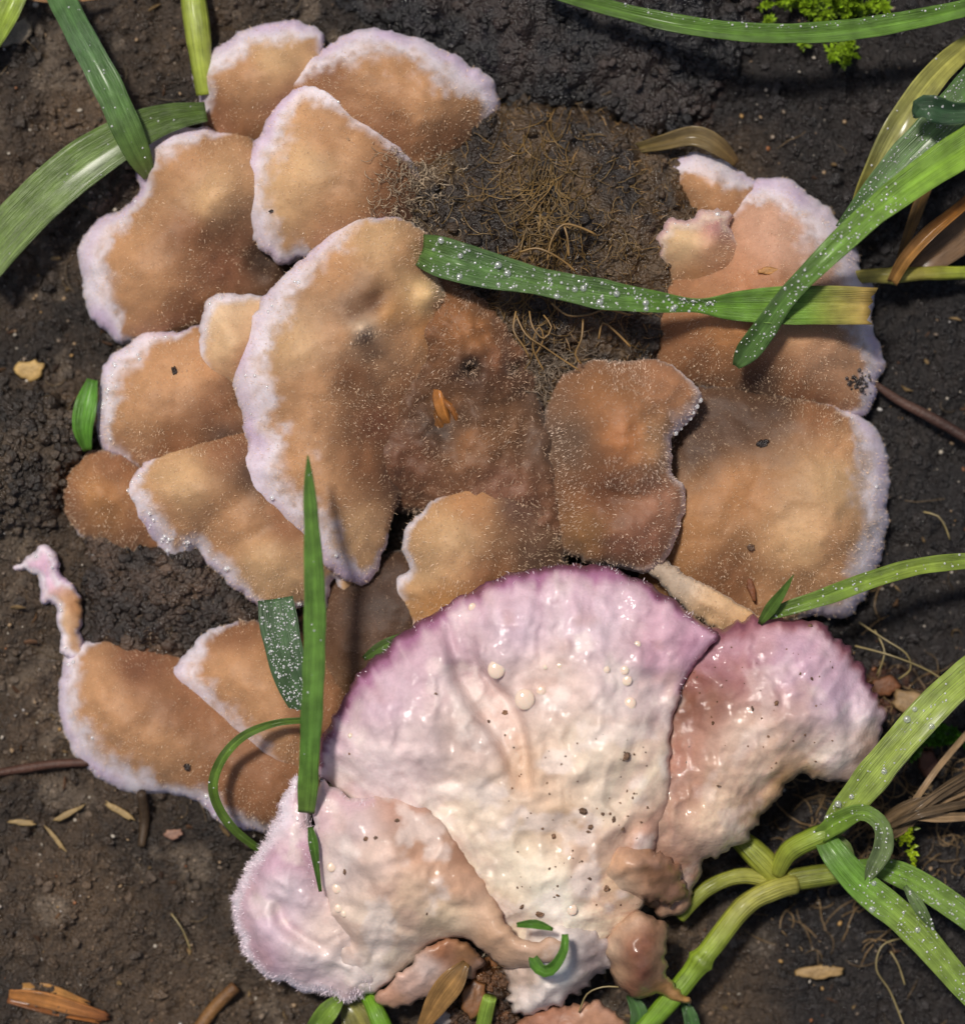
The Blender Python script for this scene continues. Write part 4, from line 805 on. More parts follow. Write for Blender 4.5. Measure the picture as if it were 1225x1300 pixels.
blade('broad dull green leaf lying on the soil under another leaf', [(-30, 345, .55, 56), (30, 275, .6, 60), (100, 212, .62, 58), (170, 168, .6, 48), (215, 150, .55, 36), (262, 142, .5, 26)], [(92, 132, 58), (88, 128, 56), (78, 118, 46), (66, 104, 34)], 0.12, dew=14, seed=2)
blade('narrower green leaf crossing over the broad dull leaf', [(70, -20, .5, 34), (100, 40, .72, 37), (135, 105, .85, 38), (160, 160, .85, 38), (178, 200, .7, 30), (190, 225, .45, 14)], [(66, 116, 56), (62, 112, 60), (70, 120, 54), (84, 122, 52)], 0.15, dew=24, seed=3)
blade('short bright green leaf end in the corner by a pale pebble', [(30, -30, .4, 34), (8, 20, .45, 32), (-20, 75, .3, 16)], [G2, (130, 176, 44), G2], 0.2, seed=4)
stem('yellow-green stalk with a brown sheath line behind the small cap', [(243, -20, .3, 16), (250, 30, .35, 16), (256, 80, .35, 14), (262, 120, .3, 12)], [(150, 166, 62), (160, 172, 70), (146, 160, 58)], seed=5)
blade('long arching grass blade beaded with dew in front of the moss', [(690, -12, .9, 16, 10), (760, 8, 1.1, 20, 12), (860, 32, 1.3, 24, 14), (960, 44, 1.35, 26, 16), (1060, 42, 1.3, 28, 14), (1150, 28, 1.2, 26, 10), (1250, 6, 1.1, 22, 8)], [(72, 118, 42), (74, 124, 40), (80, 134, 40), (84, 140, 42)], 0.35, dew=90, seed=6, across=(-0.98, -0.55))
blade('yellowing twisted grass leaf behind the dewy blades', [(1250, 40, .5, 22, 0), (1190, 92, .7, 34, 0), (1140, 160, .8, 40, 10), (1105, 225, .7, 34, 20), (1078, 285, .5, 16, 30)], [(132, 146, 52), (168, 166, 84), (134, 140, 78), (150, 138, 48)], 0.3, dew=10, mat=M_DEADLEAF, seed=7)
blade('wide grey-green blade frosted with fine dew', [(1250, 95, 1.1, 50, 0), (1200, 150, 1.2, 52, 0), (1140, 210, 1.15, 44, 0), (1100, 255, 1.05, 32, 0), (1068, 292, .85, 20, 0)], [(66, 112, 48), (74, 120, 64), (78, 124, 70), (64, 108, 54)], 0.18, dew=320, big=3, seed=8, fine=(0.005, 0.016))
blade('bright green blade arching over the pinkish cap to a rounded tip', [(1250, 172, 1.5, 50, 0), (1180, 217, 1.65, 44, -5), (1110, 270, 1.8, 36, -10), (1050, 325, 1.85, 31, -10), (1000, 375, 1.75, 26, 0), (970, 415, 1.6, 32, 15), (948, 445, 1.4, 30, 10), (934, 465, 1.3, 10, 0)], [(112, 170, 34), (106, 166, 34), (88, 144, 38), (72, 124, 44), (70, 116, 58)], 0.3, dew=150, seed=9, dewspan=(0.3, 0.95), fine=(0.007, 0.02))
blade('torn dark green leaf fragment caught on the dewy blades', [(1160, 150, 1.7, 3, 0), (1168, 138, 1.75, 26, 0), (1182, 136, 1.78, 34, -15), (1205, 142, 1.7, 30, -20), (1245, 140, 1.6, 22, -10)], [(50, 92, 62), (48, 90, 60), (56, 96, 62)], 0.4, dew=24, seed=10)
blade('long dewy grass blade with ragged brown cut end lying across the caps', [(536, 318, 1.25, 38, 0), (570, 330, 1.55, 50, 0), (630, 346, 1.6, 46, 0), (690, 361, 1.62, 36, 14), (760, 374, 1.62, 38, 4), (830, 382, 1.6, 28, -10), (885, 386, 1.58, 20, -30), (940, 388, 1.55, 38, -5), (1010, 388, 1.52, 48, 0), (1060, 388, 1.45, 48, 0), (1098, 389, 1.4, 46, 0)], [(68, 114, 50), (66, 114, 54), (72, 118, 56), (70, 118, 50), (80, 140, 34), (86, 148, 32), (92, 148, 36), (176, 146, 80)], 0.34, dew=360, big=20, seed=11, dewspan=(0.03, 0.66), jag_end=0.13, fine=(0.004, 0.02))
stem('thin yellow-green runner with a brown node beside the scalloped rim', [(1080, 352, .45, 8), (1110, 350, .5, 9), (1135, 350, .52, 10), (1180, 347, .5, 9), (1250, 346, .45, 9)], [(160, 150, 66), (168, 158, 76), (150, 140, 60), (150, 158, 52), (136, 150, 48)], knots=(0.3,), seed=12)
blade('rolled orange-brown dead leaf growing from the runner node', [(1132, 358, .6, 14, 0), (1150, 330, .75, 18, 20), (1180, 298, .8, 20, 25), (1215, 268, .8, 16, 20), (1250, 236, .7, 14, 10)], [(150, 112, 60), (166, 116, 52), (176, 116, 44), (160, 104, 44)], 0.5, mat=M_DEADLEAF, seed=13)
blade('wide translucent brown dead leaf behind the rolled one', [(1142, 345, .4, 16, 0), (1180, 325, .45, 44, 0), (1225, 290, .4, 54, 0), (1255, 265, .35, 50, 0)], [(120, 88, 56), (112, 84, 56), (124, 94, 60)], 0.15, mat=M_DEADLEAF, seed=14)
blade('slender brown dead leaf standing between green blades and runner', [(1140, 330, .4, 6, 0), (1155, 290, .6, 14, 0), (1172, 245, .7, 16, 0), (1190, 205, .7, 10, 0)], [(120, 92, 48), (136, 102, 52), (120, 90, 46)], 0.3, mat=M_DEADLEAF, seed=15)
blade('curved brown leaf scrap behind the small pale-rimmed lobe', [(800, 190, .35, 10, 0), (838, 182, .5, 20, 0), (880, 172, .6, 26, -10), (910, 184, .6, 24, -10), (935, 208, .45, 10, 0)], [(96, 84, 46), (120, 100, 56), (140, 120, 80), (110, 84, 44)], 0.35, mat=M_DEADLEAF, seed=16)
blade('upright straight green blade standing in front of the tongue-shaped cap', [(391, 578, 2.5, 2, 0), (393, 620, 2.5, 14, 0), (397, 690, 2.45, 22, 0), (400, 770, 2.35, 28, 0), (398, 860, 2.2, 28, 0), (394, 940, 2.05, 27, 0), (391, 1000, 1.85, 25, 0), (389, 1032, 1.6, 22, 0)], [(74, 128, 40), (80, 134, 44), (80, 136, 44), (82, 138, 48), (78, 136, 44), (92, 146, 44)], 0.12, dew=10, seed=17, curl=-0.15)
blade('silvery dew-covered blade half hidden behind the upright blade', [(350, 760, 1.02, 44, 0), (356, 800, 1.06, 48, 0), (368, 850, 1.06, 46, 0), (382, 890, .98, 34, 0), (396, 925, .8, 16, 0)], [(54, 96, 58), (60, 100, 66), (58, 98, 62)], 0.15, dew=520, seed=18, fine=(0.006, 0.017))
blade('thin green tendril of grass looping over the low crescent cap', [(392, 914, 1.35, 8, 0), (350, 918, 1.35, 9, 0), (310, 934, 1.3, 11, 0), (283, 962, 1.25, 12, 0), (271, 995, 1.15, 12, 0), (278, 1025, 1.0, 12, 0), (300, 1055, .8, 11, 0), (335, 1082, .5, 9, 0)], [(74, 118, 36), (84, 132, 38), (86, 134, 36), (78, 126, 36)], 0.4, dew=4, seed=19)
blade('arching light green blade over the edge of the wide tan cap', [(975, 782, 1.35, 10, 0), (1000, 772, 1.4, 18, 0), (1050, 756, 1.42, 22, 0), (1110, 734, 1.35, 23, 0), (1170, 718, 1.2, 22, 0), (1250, 710, 1.0, 20, 0)], [(84, 130, 42), (104, 152, 44), (124, 168, 52), (120, 166, 50)], 0.3, dew=60, big=1, seed=20)
blade('short pointed green blade poking up beside the arching light green blade', [(964, 792, 1.3, 6, 0), (978, 772, 1.5, 16, 0), (994, 750, 1.65, 10, 0), (1007, 730, 1.75, 1, 0)], [(78, 130, 40), (84, 138, 42), (80, 128, 42)], 0.3, seed=21)
blade('broad light green leaf with scattered dewdrops leaning from the runner', [(1250, 838, 1.2, 40, 0), (1195, 885, 1.3, 44, 0), (1140, 945, 1.3, 44, 0), (1095, 1000, 1.2, 42, 0), (1064, 1040, 1.0, 34, 0), (1046, 1068, .8, 14, 0)], [(124, 166, 56), (128, 170, 58), (126, 166, 58), (120, 162, 62), (112, 152, 62)], 0.14, dew=110, big=7, seed=22)
# runner with its nodes and shoots
run_loc = W(985, 1110, 0.3)
runner = thing('grass_runner', 'jointed yellow-green grass runner with several shoots on the dark soil', 'grass', run_loc)
YG, YG2 = (146, 152, 56), (128, 150, 46)
def rs(pts, cols, knots=(), seed=1): return stem(None, pts, cols, name='stem', parent=runner, loc=run_loc, knots=knots, seed=seed)
rs([(815, 1310, .55, 13), (862, 1255, .6, 14), (905, 1200, .62, 14), (945, 1150, .62, 14), (985, 1128, .6, 14), (1010, 1122, .55, 13)], [(110, 150, 40), (124, 158, 44), (140, 158, 52), (160, 158, 68), (150, 146, 66)], (0.42,), 31)
rs([(862, 1165, .45, 9), (895, 1130, .5, 10), (940, 1112, .5, 10), (985, 1120, .5, 10)], [(130, 142, 50), (148, 152, 60), (160, 156, 72)], (), 32)
rs([(925, 1055, .45, 12), (950, 1075, .5, 15), (975, 1100, .52, 17), (990, 1118, .5, 14)], [(128, 140, 44), (140, 148, 52), (150, 150, 58)], (), 33)
rs([(985, 1110, .6, 10), (1000, 1082, .7, 13), (1030, 1065, .8, 14), (1055, 1055, .85, 12)], [(140, 144, 52), (134, 148, 50), (124, 150, 50)], (), 34)
rs([(1000, 1118, .5, 14), (1040, 1112, .5, 14), (1080, 1106, .5, 12), (1120, 1100, .5, 10)], [(132, 134, 52), (120, 132, 46), (110, 134, 40)], (), 35)
def rb(pts, cols, **k): 
    return blade(None, pts, cols, parent=runner, loc=run_loc, name='leaf', **k)
rb([(1036, 1050, .8, 16, 0), (1060, 1085, .95, 34, 0), (1095, 1125, 1.0, 38, 0), (1150, 1170, 1.0, 40, 0), (1195, 1220, .95, 36, 0), (1250, 1285, .8, 28, 0)], [(72, 128, 34), (84, 144, 38), (110, 156, 56), (112, 156, 60), (96, 146, 52)], dew=200, big=4, seed=23, fold=0.2, dewspan=(0.25, 0.95))
rb([(1085, 1098, .6, 14, 0), (1130, 1105, .75, 30, 0), (1180, 1130, .75, 34, 0), (1250, 1180, .7, 30, 0)], [(84, 140, 38), (96, 152, 42), (104, 154, 62), (100, 150, 60)], dew=160, seed=24, fold=0.2)
rb([(1040, 1060, .9, 20, 0), (1065, 1042, 1.1, 26, 0), (1095, 1032, 1.3, 22, 10), (1118, 1048, 1.35, 22, 0), (1120, 1075, 1.25, 26, 0), (1108, 1100, 1.1, 20, 0), (1100, 1118, 1.0, 6, 0)], [(102, 152, 42), (98, 150, 38), (88, 136, 44), (100, 138, 84), (104, 142, 92), (96, 134, 80)], dew=70, seed=25, fold=0.4)
rb([(1058, 1062, .7, 10, 0), (1072, 1075, .75, 16, 0), (1082, 1098, .7, 8, 0)], [(100, 140, 70), (96, 136, 66)], seed=26, fold=0.4)
rb([(1148, 1125, 1.05, 6, 0), (1165, 1150, 1.12, 16, 0), (1185, 1180, 1.05, 4, 0)], [(84, 124, 70), (90, 130, 72)], dew=20, seed=27, fold=0.3)
stem('cut green grass stalk end by the pinkish torn scrap', [(466, 1262, .5, 10), (478, 1285, .7, 12), (492, 1320, .7, 13)], [(118, 164, 44), (112, 158, 40), (104, 150, 40)], seed=41)
stem('pale green cut stalk beside the brown dry leaf', [(622, 1266, .9, 9), (616, 1290, .8, 10), (610, 1325, .7, 10)], [(146, 176, 70), (130, 160, 60), (120, 150, 56)], seed=42)
blade('small wet green leaf curving out from under the fuzzy lobe edge', [(432, 1268, .6, 12, 0), (418, 1282, .65, 26, 0), (400, 1305, .5, 22, 0)], [(100, 150, 44), (110, 162, 48), (90, 140, 40)], 0.4, dew=6, seed=43)
blade('broad olive dead leaf between two green stalk ends', [(440, 1272, .35, 20, 0), (455, 1290, .4, 50, 0), (470, 1325, .4, 60, 0)], [(120, 120, 52), (128, 122, 58), (110, 108, 50)], 0.1, mat=M_DEADLEAF, seed=44)
blade('dry tan leaf strip hanging from the torn scrap', [(592, 1222, 1.15, 10, 0), (575, 1245, 1.15, 32, 0), (555, 1272, 1.0, 30, 0), (530, 1315, .8, 10, 0)], [(140, 104, 56), (168, 128, 76), (160, 120, 68), (150, 112, 62)], 0.2, mat=M_DEADLEAF, seed=45)
blade('curled green leaf wrapped round the torn tongue of flesh', [(656, 1174, 1.9, 6, 0), (680, 1173, 1.95, 12, 0), (702, 1180, 1.9, 4, 0)], [(74, 138, 32), (84, 150, 36)], 0.35, seed=46)
blade('green leaf hook below the torn tongue of flesh', [(717, 1186, 1.85, 8, 0), (716, 1205, 1.9, 11, 0), (705, 1225, 1.85, 14, 0), (692, 1232, 1.75, 17, 15), (680, 1222, 1.65, 17, 20), (676, 1212, 1.6, 8, 0)], [(80, 150, 36), (78, 146, 34), (70, 134, 32)], 0.3, seed=47)
blade('tiny green leaf tip peeping from under the purple rim', [(462, 836, .95, 6, 0), (480, 824, 1.02, 14, 0), (500, 814, 1.05, 14, 0), (520, 806, 1.0, 8, 0)], [(70, 112, 40), (78, 122, 46), (66, 108, 38)], 0.4, dew=6, seed=48)
blade('dark green leaf sliver in the slit of the overturned piece', [(394, 1050, 1.55, 6, 0), (398, 1070, 1.58, 13, 0), (402, 1100, 1.55, 8, 0), (407, 1132, 1.5, 4, 0)], [(66, 118, 34), (64, 112, 32)], 0.3, dew=4, seed=49)
blade('sliver of bright green grass between cap rim and soil clod', [(118, 482, .45, 14, 0), (110, 515, .5, 28, 0), (106, 545, .5, 26, 0), (112, 572, .4, 10, 0)], [(70, 140, 30), (80, 156, 34), (66, 128, 32)], 0.3, seed=50)
blade('wet dark green leaf below the orange-tipped flap', [(800, 1262, .5, 12, 0), (812, 1290, .55, 24, 0), (806, 1325, .5, 26, 0)], [(50, 100, 44), (60, 116, 50)], 0.4, dew=10, seed=51)
blade('glossy green leaf tip under the orange-tipped flap', [(866, 1270, .4, 8, 0), (876, 1290, .45, 18, 0), (882, 1325, .4, 20, 0)], [(54, 104, 50), (60, 116, 54)], 0.4, dew=8, seed=52)
blade('dry tan straw lying along the soil by the corner leaf', [(20, -6, .3, 6, 0), (70, 0, .32, 8, 0), (130, -4, .3, 6, 0)], [(176, 130, 82), (190, 146, 100), (170, 126, 84)], 0.3, mat=M_DEADLEAF, seed=53)

# ------------------------------------------------------------------ moss
moss_loc = W(1040, 20, 0.1)
moss = thing('moss_clump', 'clump of bright yellow-green moss behind the arching blade', 'moss', moss_loc)
def shoot(px, py, z, h, n=46, parent=moss, loc=moss_loc, tint=(112, 140, 28)):
    b = W(px, py, z); V = []; F = []; C = []
    lean = RNG.normal(0, 0.12, 2)
    for i in range(n):
        t = i/n; a = i*2.4; L = 0.11*(1-0.5*t)*RNG.uniform(0.7, 1.3); w = 0.026*RNG.uniform(.7, 1.2)
        p = b+np.array([lean[0]*t, lean[1]*t, h*t]); el = 0.2+0.9*t
        d = np.array([math.cos(a)*math.cos(el), math.sin(a)*math.cos(el), math.sin(el)]); s = np.array([-math.sin(a), math.cos(a), 0])
        k = len(V); m = p+d*L*0.5+np.array([0, 0, 0.008]); V += [p, m+s*w, p+d*L, m-s*w, m+np.array([0, 0, -0.012])]
        F += [(k, k+1, k+2, k+3), (k, k+4, k+1), (k+1, k+4, k+2), (k+2, k+4, k+3), (k+3, k+4, k)]
        C += [lin(tint)*RNG.uniform(0.55, 1.7)]*5
    V = np.array(V); return mesh_obj('shoot', V, F, M_LEAF, parent, loc, col=np.array(C), uv=np.zeros((len(V), 2)), smooth=False)
for i in range(34):
    a = RNG.random(); shoot(RNG.normal(1035, 38), RNG.normal(6, 13), 0.12, RNG.uniform(0.2, 0.5))
for p in [(1058, 72), (1068, 66), (1070, 80), (1050, 62), (1080, 60), (1018, 58), (1125, 10), (1118, 4), (965, 8), (1062, 56)]: shoot(p[0], p[1], 0.12, RNG.uniform(0.12, 0.3), 30)
m2_loc = W(1195, 935, .1)
moss2 = thing('moss_tuft', 'small dark green moss tuft beside the broad dewy leaf', 'moss', m2_loc)
for i in range(16): shoot(RNG.normal(1195, 22), RNG.normal(935, 8), 0.1, RNG.uniform(.1, .3), 26, moss2, m2_loc, (56, 100, 20))
m3_loc = W(1142, 1062, .3)
moss3 = thing('moss_sprig', 'tiny yellow-green moss sprig beside the curled runner leaf', 'moss', m3_loc)
for i in range(5): shoot(RNG.normal(1142, 9), RNG.normal(1062, 8), 0.35, RNG.uniform(.1, .25), 20, moss3, m3_loc, (130, 150, 24))

# ------------------------------------------------------------------ litter on the soil
def gz_px(px, py):
    w = W(px, py, 0.0); return float(ground_h(np.array([w[0]]), np.array([w[1]]))[0])
def twig(label, pts, cols, name='twig', cat='twig', mat=M_DRY, nc=8, seed=1, lift=0.02, group=None):
    P = [(p[0], p[1], max(gz_px(p[0], p[1]), -0.02)+lift+p[2]/100+(p[3] if len(p) > 3 else 0), p[2]) for p in pts]
    return stem(label, P, cols, name, cat, mat, group=group, seed=seed, nc=nc)
twig('thin dark brown twig ending under the low crescent cap', [(-20, 984, 5), (30, 976, 6), (70, 970, 6), (115, 968, 5)], [(70, 46, 36), (84, 56, 44), (70, 44, 34)], seed=61)
twig('slender dark glossy twig touching the notch of the pinkish cap', [(1100, 480, 4, .2), (1140, 508, 6, .1), (1185, 532, 7, .1), (1250, 570, 7, .1)], [(66, 44, 36), (86, 62, 52), (60, 40, 34), (70, 48, 40)], seed=62)
twig('short brown stick beside the fuzzy lobe', [(250, 1310, 9), (272, 1280, 9), (300, 1252, 8)], [(112, 80, 48), (124, 88, 48), (96, 66, 40)], seed=63)
twig('dark stub of twig below the scalloped white rim', [(180, 1006, 6, .1), (184, 1040, 7), (180, 1075, 5)], [(62, 48, 34), (70, 54, 36)], seed=64)
# orange wood splinter made of three shards
sp_loc = W(70, 1272, 0.1)
spl = thing('wood_splinter', 'orange-brown splinter of wood split into shards on bare soil', 'splinter', sp_loc)
for k, (pts, c) in enumerate([([(12, 1262, .2, 5), (50, 1268, .24, 10), (95, 1280, .24, 9), (132, 1290, .2, 5)], [(190, 126, 66), (196, 132, 70), (150, 92, 52)]), ([(20, 1252, .16, 3), (60, 1256, .2, 7), (105, 1272, .2, 4)], [(200, 150, 84), (190, 134, 74)]), ([(10, 1270, .14, 3), (60, 1280, .18, 7), (120, 1293, .16, 5)], [(160, 100, 56), (176, 112, 58)])]):
    blade(None, [(p[0], p[1], p[2], p[3]*2, -15+15*k) for p in pts], c, name='shard', parent=spl, loc=sp_loc, mat=M_DEADLEAF, seed=70+k, thick=0.05, fold=0.12, jag_end=0.12)
def chip(label, px, py, rx, ry, z, tint, ang=0.0, name='wood_chip', cat='wood chip', sub=2, flat=0.35, mat=M_DRY, group=None, rough=0.12, base=None):
    zz = (gz_px(px, py) if base is None else base)+z
    na, nr_ = 18, 6; th = np.arange(na)/na*2*np.pi; rad = 1+RNG.uniform(-0.22, 0.18, na)*(1 if rough else 0)
    rings = [(0.0, 1.0)]+[(t, math.sqrt(max(0, 1-t**3.0))) for t in np.linspace(0.3, 1.0, nr_)]
    v = [[0, 0, 1.0]]; bf = []
    for t, hgt in rings[1:]:
        for a_, r_ in zip(th, rad): v.append([math.cos(a_)*t*r_, math.sin(a_)*t*r_, hgt*RNG.uniform(0.75, 1.1)])
    for j in range(na): bf.append((0, 1+j, 1+(j+1) % na))
    for i in range(nr_-1):
        for j in range(na):
            p, q = 1+i*na+j, 1+i*na+(j+1) % na; bf.append((p, p+na, q+na, q))
    v.append([0, 0, -0.7]); nl = len(v)-1
    for j in range(na): bf.append((nl, 1+(nr_-1)*na+(j+1) % na, 1+(nr_-1)*na+j))
    v = np.array(v)*np.array([rx/100, ry/100, min(rx, ry)/100*flat])
    c, s = math.cos(ang), math.sin(ang); v = np.c_[v[:, 0]*c-v[:, 1]*s, v[:, 0]*s+v[:, 1]*c, v[:, 2]]
    loc = W(px, py, zz)
    o = mesh_obj(name, v+loc, bf, mat, None, loc, col=np.tile(lin(tint), (len(v), 1))*RNG.uniform(0.85, 1.15, (len(v), 1)))
    return tag(o, label, cat, group)
chip('pale tan chip of wood lying beside the soil clod', 38, 470, 20, 14, .1, (180, 148, 92), .2)
chip('pale flat stone half hidden by the short bright leaf end', 22, 42, 26, 16, .08, (138, 126, 108), .6, 'pebble', 'pebble')
chip('small pink-brown chip on bare soil under the scalloped rim', 220, 1059, 13, 7, .1, (138, 104, 86), .15)
chip('tan papery husk standing on the dark soil below the runner', 1040, 1234, 30, 9, .12, (150, 122, 80), .05, 'seed_husk', 'husk')
chip('rusty orange bark flake under the side lobe', 1122, 872, 22, 14, .1, (108, 68, 42), .3, 'bark_flake', 'bark')
chip('brown papery leaf scrap beside the rusty bark flake', 1160, 895, 34, 18, .12, (138, 112, 78), -.3, 'leaf_scrap', 'leaf')
chip('dark brown seed beside the tan dead-grass wad', 1178, 970, 14, 20, .12, (84, 52, 40), .3, 'seed', 'seed')
HUSK = 'straw-coloured husks on the bare soil'
for lb, px, py, rx, ry, a in [('longest straw husk lying between two shorter ones on bare soil', 87, 1033, 26, 4, .45), ('straw husk nearest the dark twig stub', 153, 1030, 22, 5, -.55), ('small straw husk below the thin dark brown twig', 28, 1044, 18, 4, -.1), ('very thin straw husk lying crosswise below the longest one', 72, 1066, 22, 3, -.9)]:
    chip(lb, px, py, rx, ry, .08, (150, 126, 84), a, 'straw_husk', 'husk', 1, .6, group=HUSK)
# orange husk in the base tissue
zz = surf_z('U', 562, 515)
hk_loc = W(563, 512, zz)
husk = thing('orange_husk', 'split amber husk stuck in a dark hollow of the brown base tissue', 'husk', hk_loc)
for k, (pts, c, fo) in enumerate([([(556, 478, zz+.06, 4, 0), (560, 500, zz+.12, 18, 20), (566, 525, zz+.12, 16, 25), (574, 542, zz+.02, 5, 10)], [(140, 92, 48), (186, 118, 50), (196, 128, 56), (120, 76, 40)], -.5), ([(562, 505, zz+.1, 3, 0), (574, 522, zz+.14, 10, -30), (582, 540, zz+.05, 4, -20)], [(170, 108, 50), (150, 94, 46)], -.4), ([(552, 520, zz+.04, 4, 0), (558, 536, zz+.08, 14, 10), (566, 548, zz+.02, 5, 0)], [(130, 86, 44), (164, 106, 48)], -.3)]):
    blade(None, pts, c, name='shard', parent=husk, loc=hk_loc, mat=M_DEADLEAF, seed=160+k, fold=fo, thick=0.02)
chip('small flat orange seed coat lying on the pinkish cap', 975, 344, 13, 5, 0.02, (176, 126, 74), .05, 'seed_coat', 'seed', 2, .3, base=surf_z('Q', 975, 344))
for lb, k, px, py, rx, ry, c in [('black oval speck on the wide tan cap near the upright reddish cap', 'S', 968, 563, 8, 5, (38, 28, 24)), ('dull brown crumb on the crease of the wide tan cap', 'S', 953, 695, 5, 5, (92, 68, 50))]:
    chip(lb, px, py, rx, ry, 0.02, c, .2, 'dirt_crumb', 'crumb', 2, .35, M_CRUMB, base=surf_z(k, px, py))
for lb, n_, px, py, rx, ry in [('dark oval seed on the rounded beaded cap', 'rounded cap with beaded lilac rim over the sliver of green grass', 222, 471, 4, 6), ('round brown seed on the low crescent cap', 'low crescent cap with scalloped white rim over the bare soil', 238, 973, 5, 5), ('tiny black splinter on the smooth rounded cap', 'C', 345, 268, 4, 2)]:
    chip(lb, px, py, rx, ry, 0.015, (44, 30, 22), .2, 'seed', 'seed', 2, .7, M_CRUMB, base=surf_z(n_, px, py))
chip('orange-brown triangular shard stuck in the crease of the wide tan cap', 953, 744, 5, 22, 0.03, (112, 66, 38), .25, 'bark_shard', 'bark', 2, .5, base=surf_z('S', 953, 742))
# wad of dead grass by the runner
wad_loc = W(1160, 1030, .15)
wad = thing('dead_grass_wad', 'matted wad of tan dead grass behind the runner leaves', 'dead grass', wad_loc)
for k in range(16):
    o1 = RNG.normal(0, 10); o2 = RNG.normal(0, 12)
    blade(None, [(1110+RNG.uniform(-20, 20), 1062+o1, .25, 4), (1150, 1040+o1, .4+.02*k, RNG.uniform(6, 12), RNG.uniform(-30, 30)), (1195, 1012+o2, .4+.02*k, RNG.uniform(6, 14), RNG.uniform(-30, 30)), (1255, 985+o2*2, .3, 8)], [tuple(np.array((150, 124, 92))*RNG.uniform(.7, 1.2))]*2, mat=M_DEADLEAF, name='straw', parent=wad, loc=wad_loc, seed=80+k, fold=0.4)
# fine roots and fibres
def root(label, pts, r, tint, z0=None, name='rootlet', cat='root', group=None, seed=1):
    P = [(p[0], p[1], p[2], r) for p in pts]
    return stem(label, P, [tint, tuple(np.array(tint)*0.8), tint], name, cat, M_FIBRE, group=group, seed=seed, nc=5)
RG = 'curly straw-coloured rootlets on the rotten stump'; RLS = ['long S-shaped rootlet running from the dewy cut blade to the upright reddish cap', 'tight looped rootlet just beside the dewy cut blade', 'nearly straight rootlet lying along the dewy cut blade', 'hooked rootlet standing over the upright reddish cap', 'short bent rootlet at the edge of the brown base tissue', 'pale rootlet bent in a half circle on the amber fibres', 'low arching rootlet crossing the amber fibres', 'short spur of root rising to the half-circle rootlet', 'wavy rootlet between the stump and the pinkish cap', 'doubled-back rootlet in front of the brown base tissue']
for k, pts in enumerate([[(655, 400, 1.15), (668, 425, 1.2), (690, 440, 1.2), (712, 455, 1.15), (735, 470, 1.1)], [(672, 395, 1.2), (676, 415, 1.25), (690, 430, 1.25), (700, 415, 1.2), (690, 400, 1.15)], [(700, 385, 1.2), (720, 400, 1.22), (745, 400, 1.2), (770, 393, 1.15), (800, 400, 1.1)], [(740, 405, 1.15), (738, 430, 1.2), (730, 450, 1.15), (738, 462, 1.1)],
                         [(655, 395, 1.15), (652, 420, 1.2), (665, 440, 1.2), (672, 455, 1.1)], [(695, 330, 1.25), (700, 305, 1.3), (715, 285, 1.32), (740, 290, 1.3), (756, 298, 1.25)], [(660, 320, 1.25), (680, 315, 1.3), (700, 322, 1.32), (720, 335, 1.25), (730, 345, 1.2)], [(715, 285, 1.28), (720, 300, 1.3), (722, 325, 1.25)], [(760, 430, 1.05), (765, 410, 1.1), (780, 420, 1.1), (800, 440, 1.05)], [(680, 450, 1.1), (690, 430, 1.18), (684, 415, 1.2), (676, 440, 1.15), (690, 470, 1.05)]]):
    root(RLS[k], pts, 1.1+0.6*RNG.random(), (150, 118, 72), group=RG, seed=90+k)
for lb, pts in [('pale looped rootlet beside the side lobe edge', [(1090, 790, .2), (1120, 810, .35), (1150, 830, .4), (1155, 850, .3), (1140, 862, .2)]), ('forked tan rootlet arching on soil by the side lobe', [(1085, 820, .2), (1130, 832, .35), (1175, 850, .35), (1215, 875, .2)]), ('knotted pale root strand near the rusty bark flake', [(1110, 800, .2), (1122, 825, .3), (1118, 845, .3), (1112, 858, .2)]),
                ('long curved tan rootlet on soil below the runner leaf', [(1150, 1190, .2), (1120, 1200, .25), (1112, 1230, .25), (1130, 1260, .22), (1150, 1310, .2)]), ('short straw rootlet on soil beside the long curved one', [(1130, 1208, .2), (1140, 1225, .22), (1148, 1250, .2)]), ('pale hair-like root bridging the broken white attachment', [(735, 1285, 1.0), (745, 1262, 1.15), (765, 1253, 1.2), (785, 1253, 1.2)]), ('hooked yellowish root on the soil by the wide tan cap', [(1172, 650, .2), (1190, 655, .25), (1200, 670, .25), (1205, 685, .2)]), ('bent reddish root hair on bare soil by the fuzzy lobe', [(218, 1160, .15), (232, 1180, .2), (242, 1205, .15)])]:
    root(lb, pts, 1.3, (150, 134, 90), seed=len(lb))
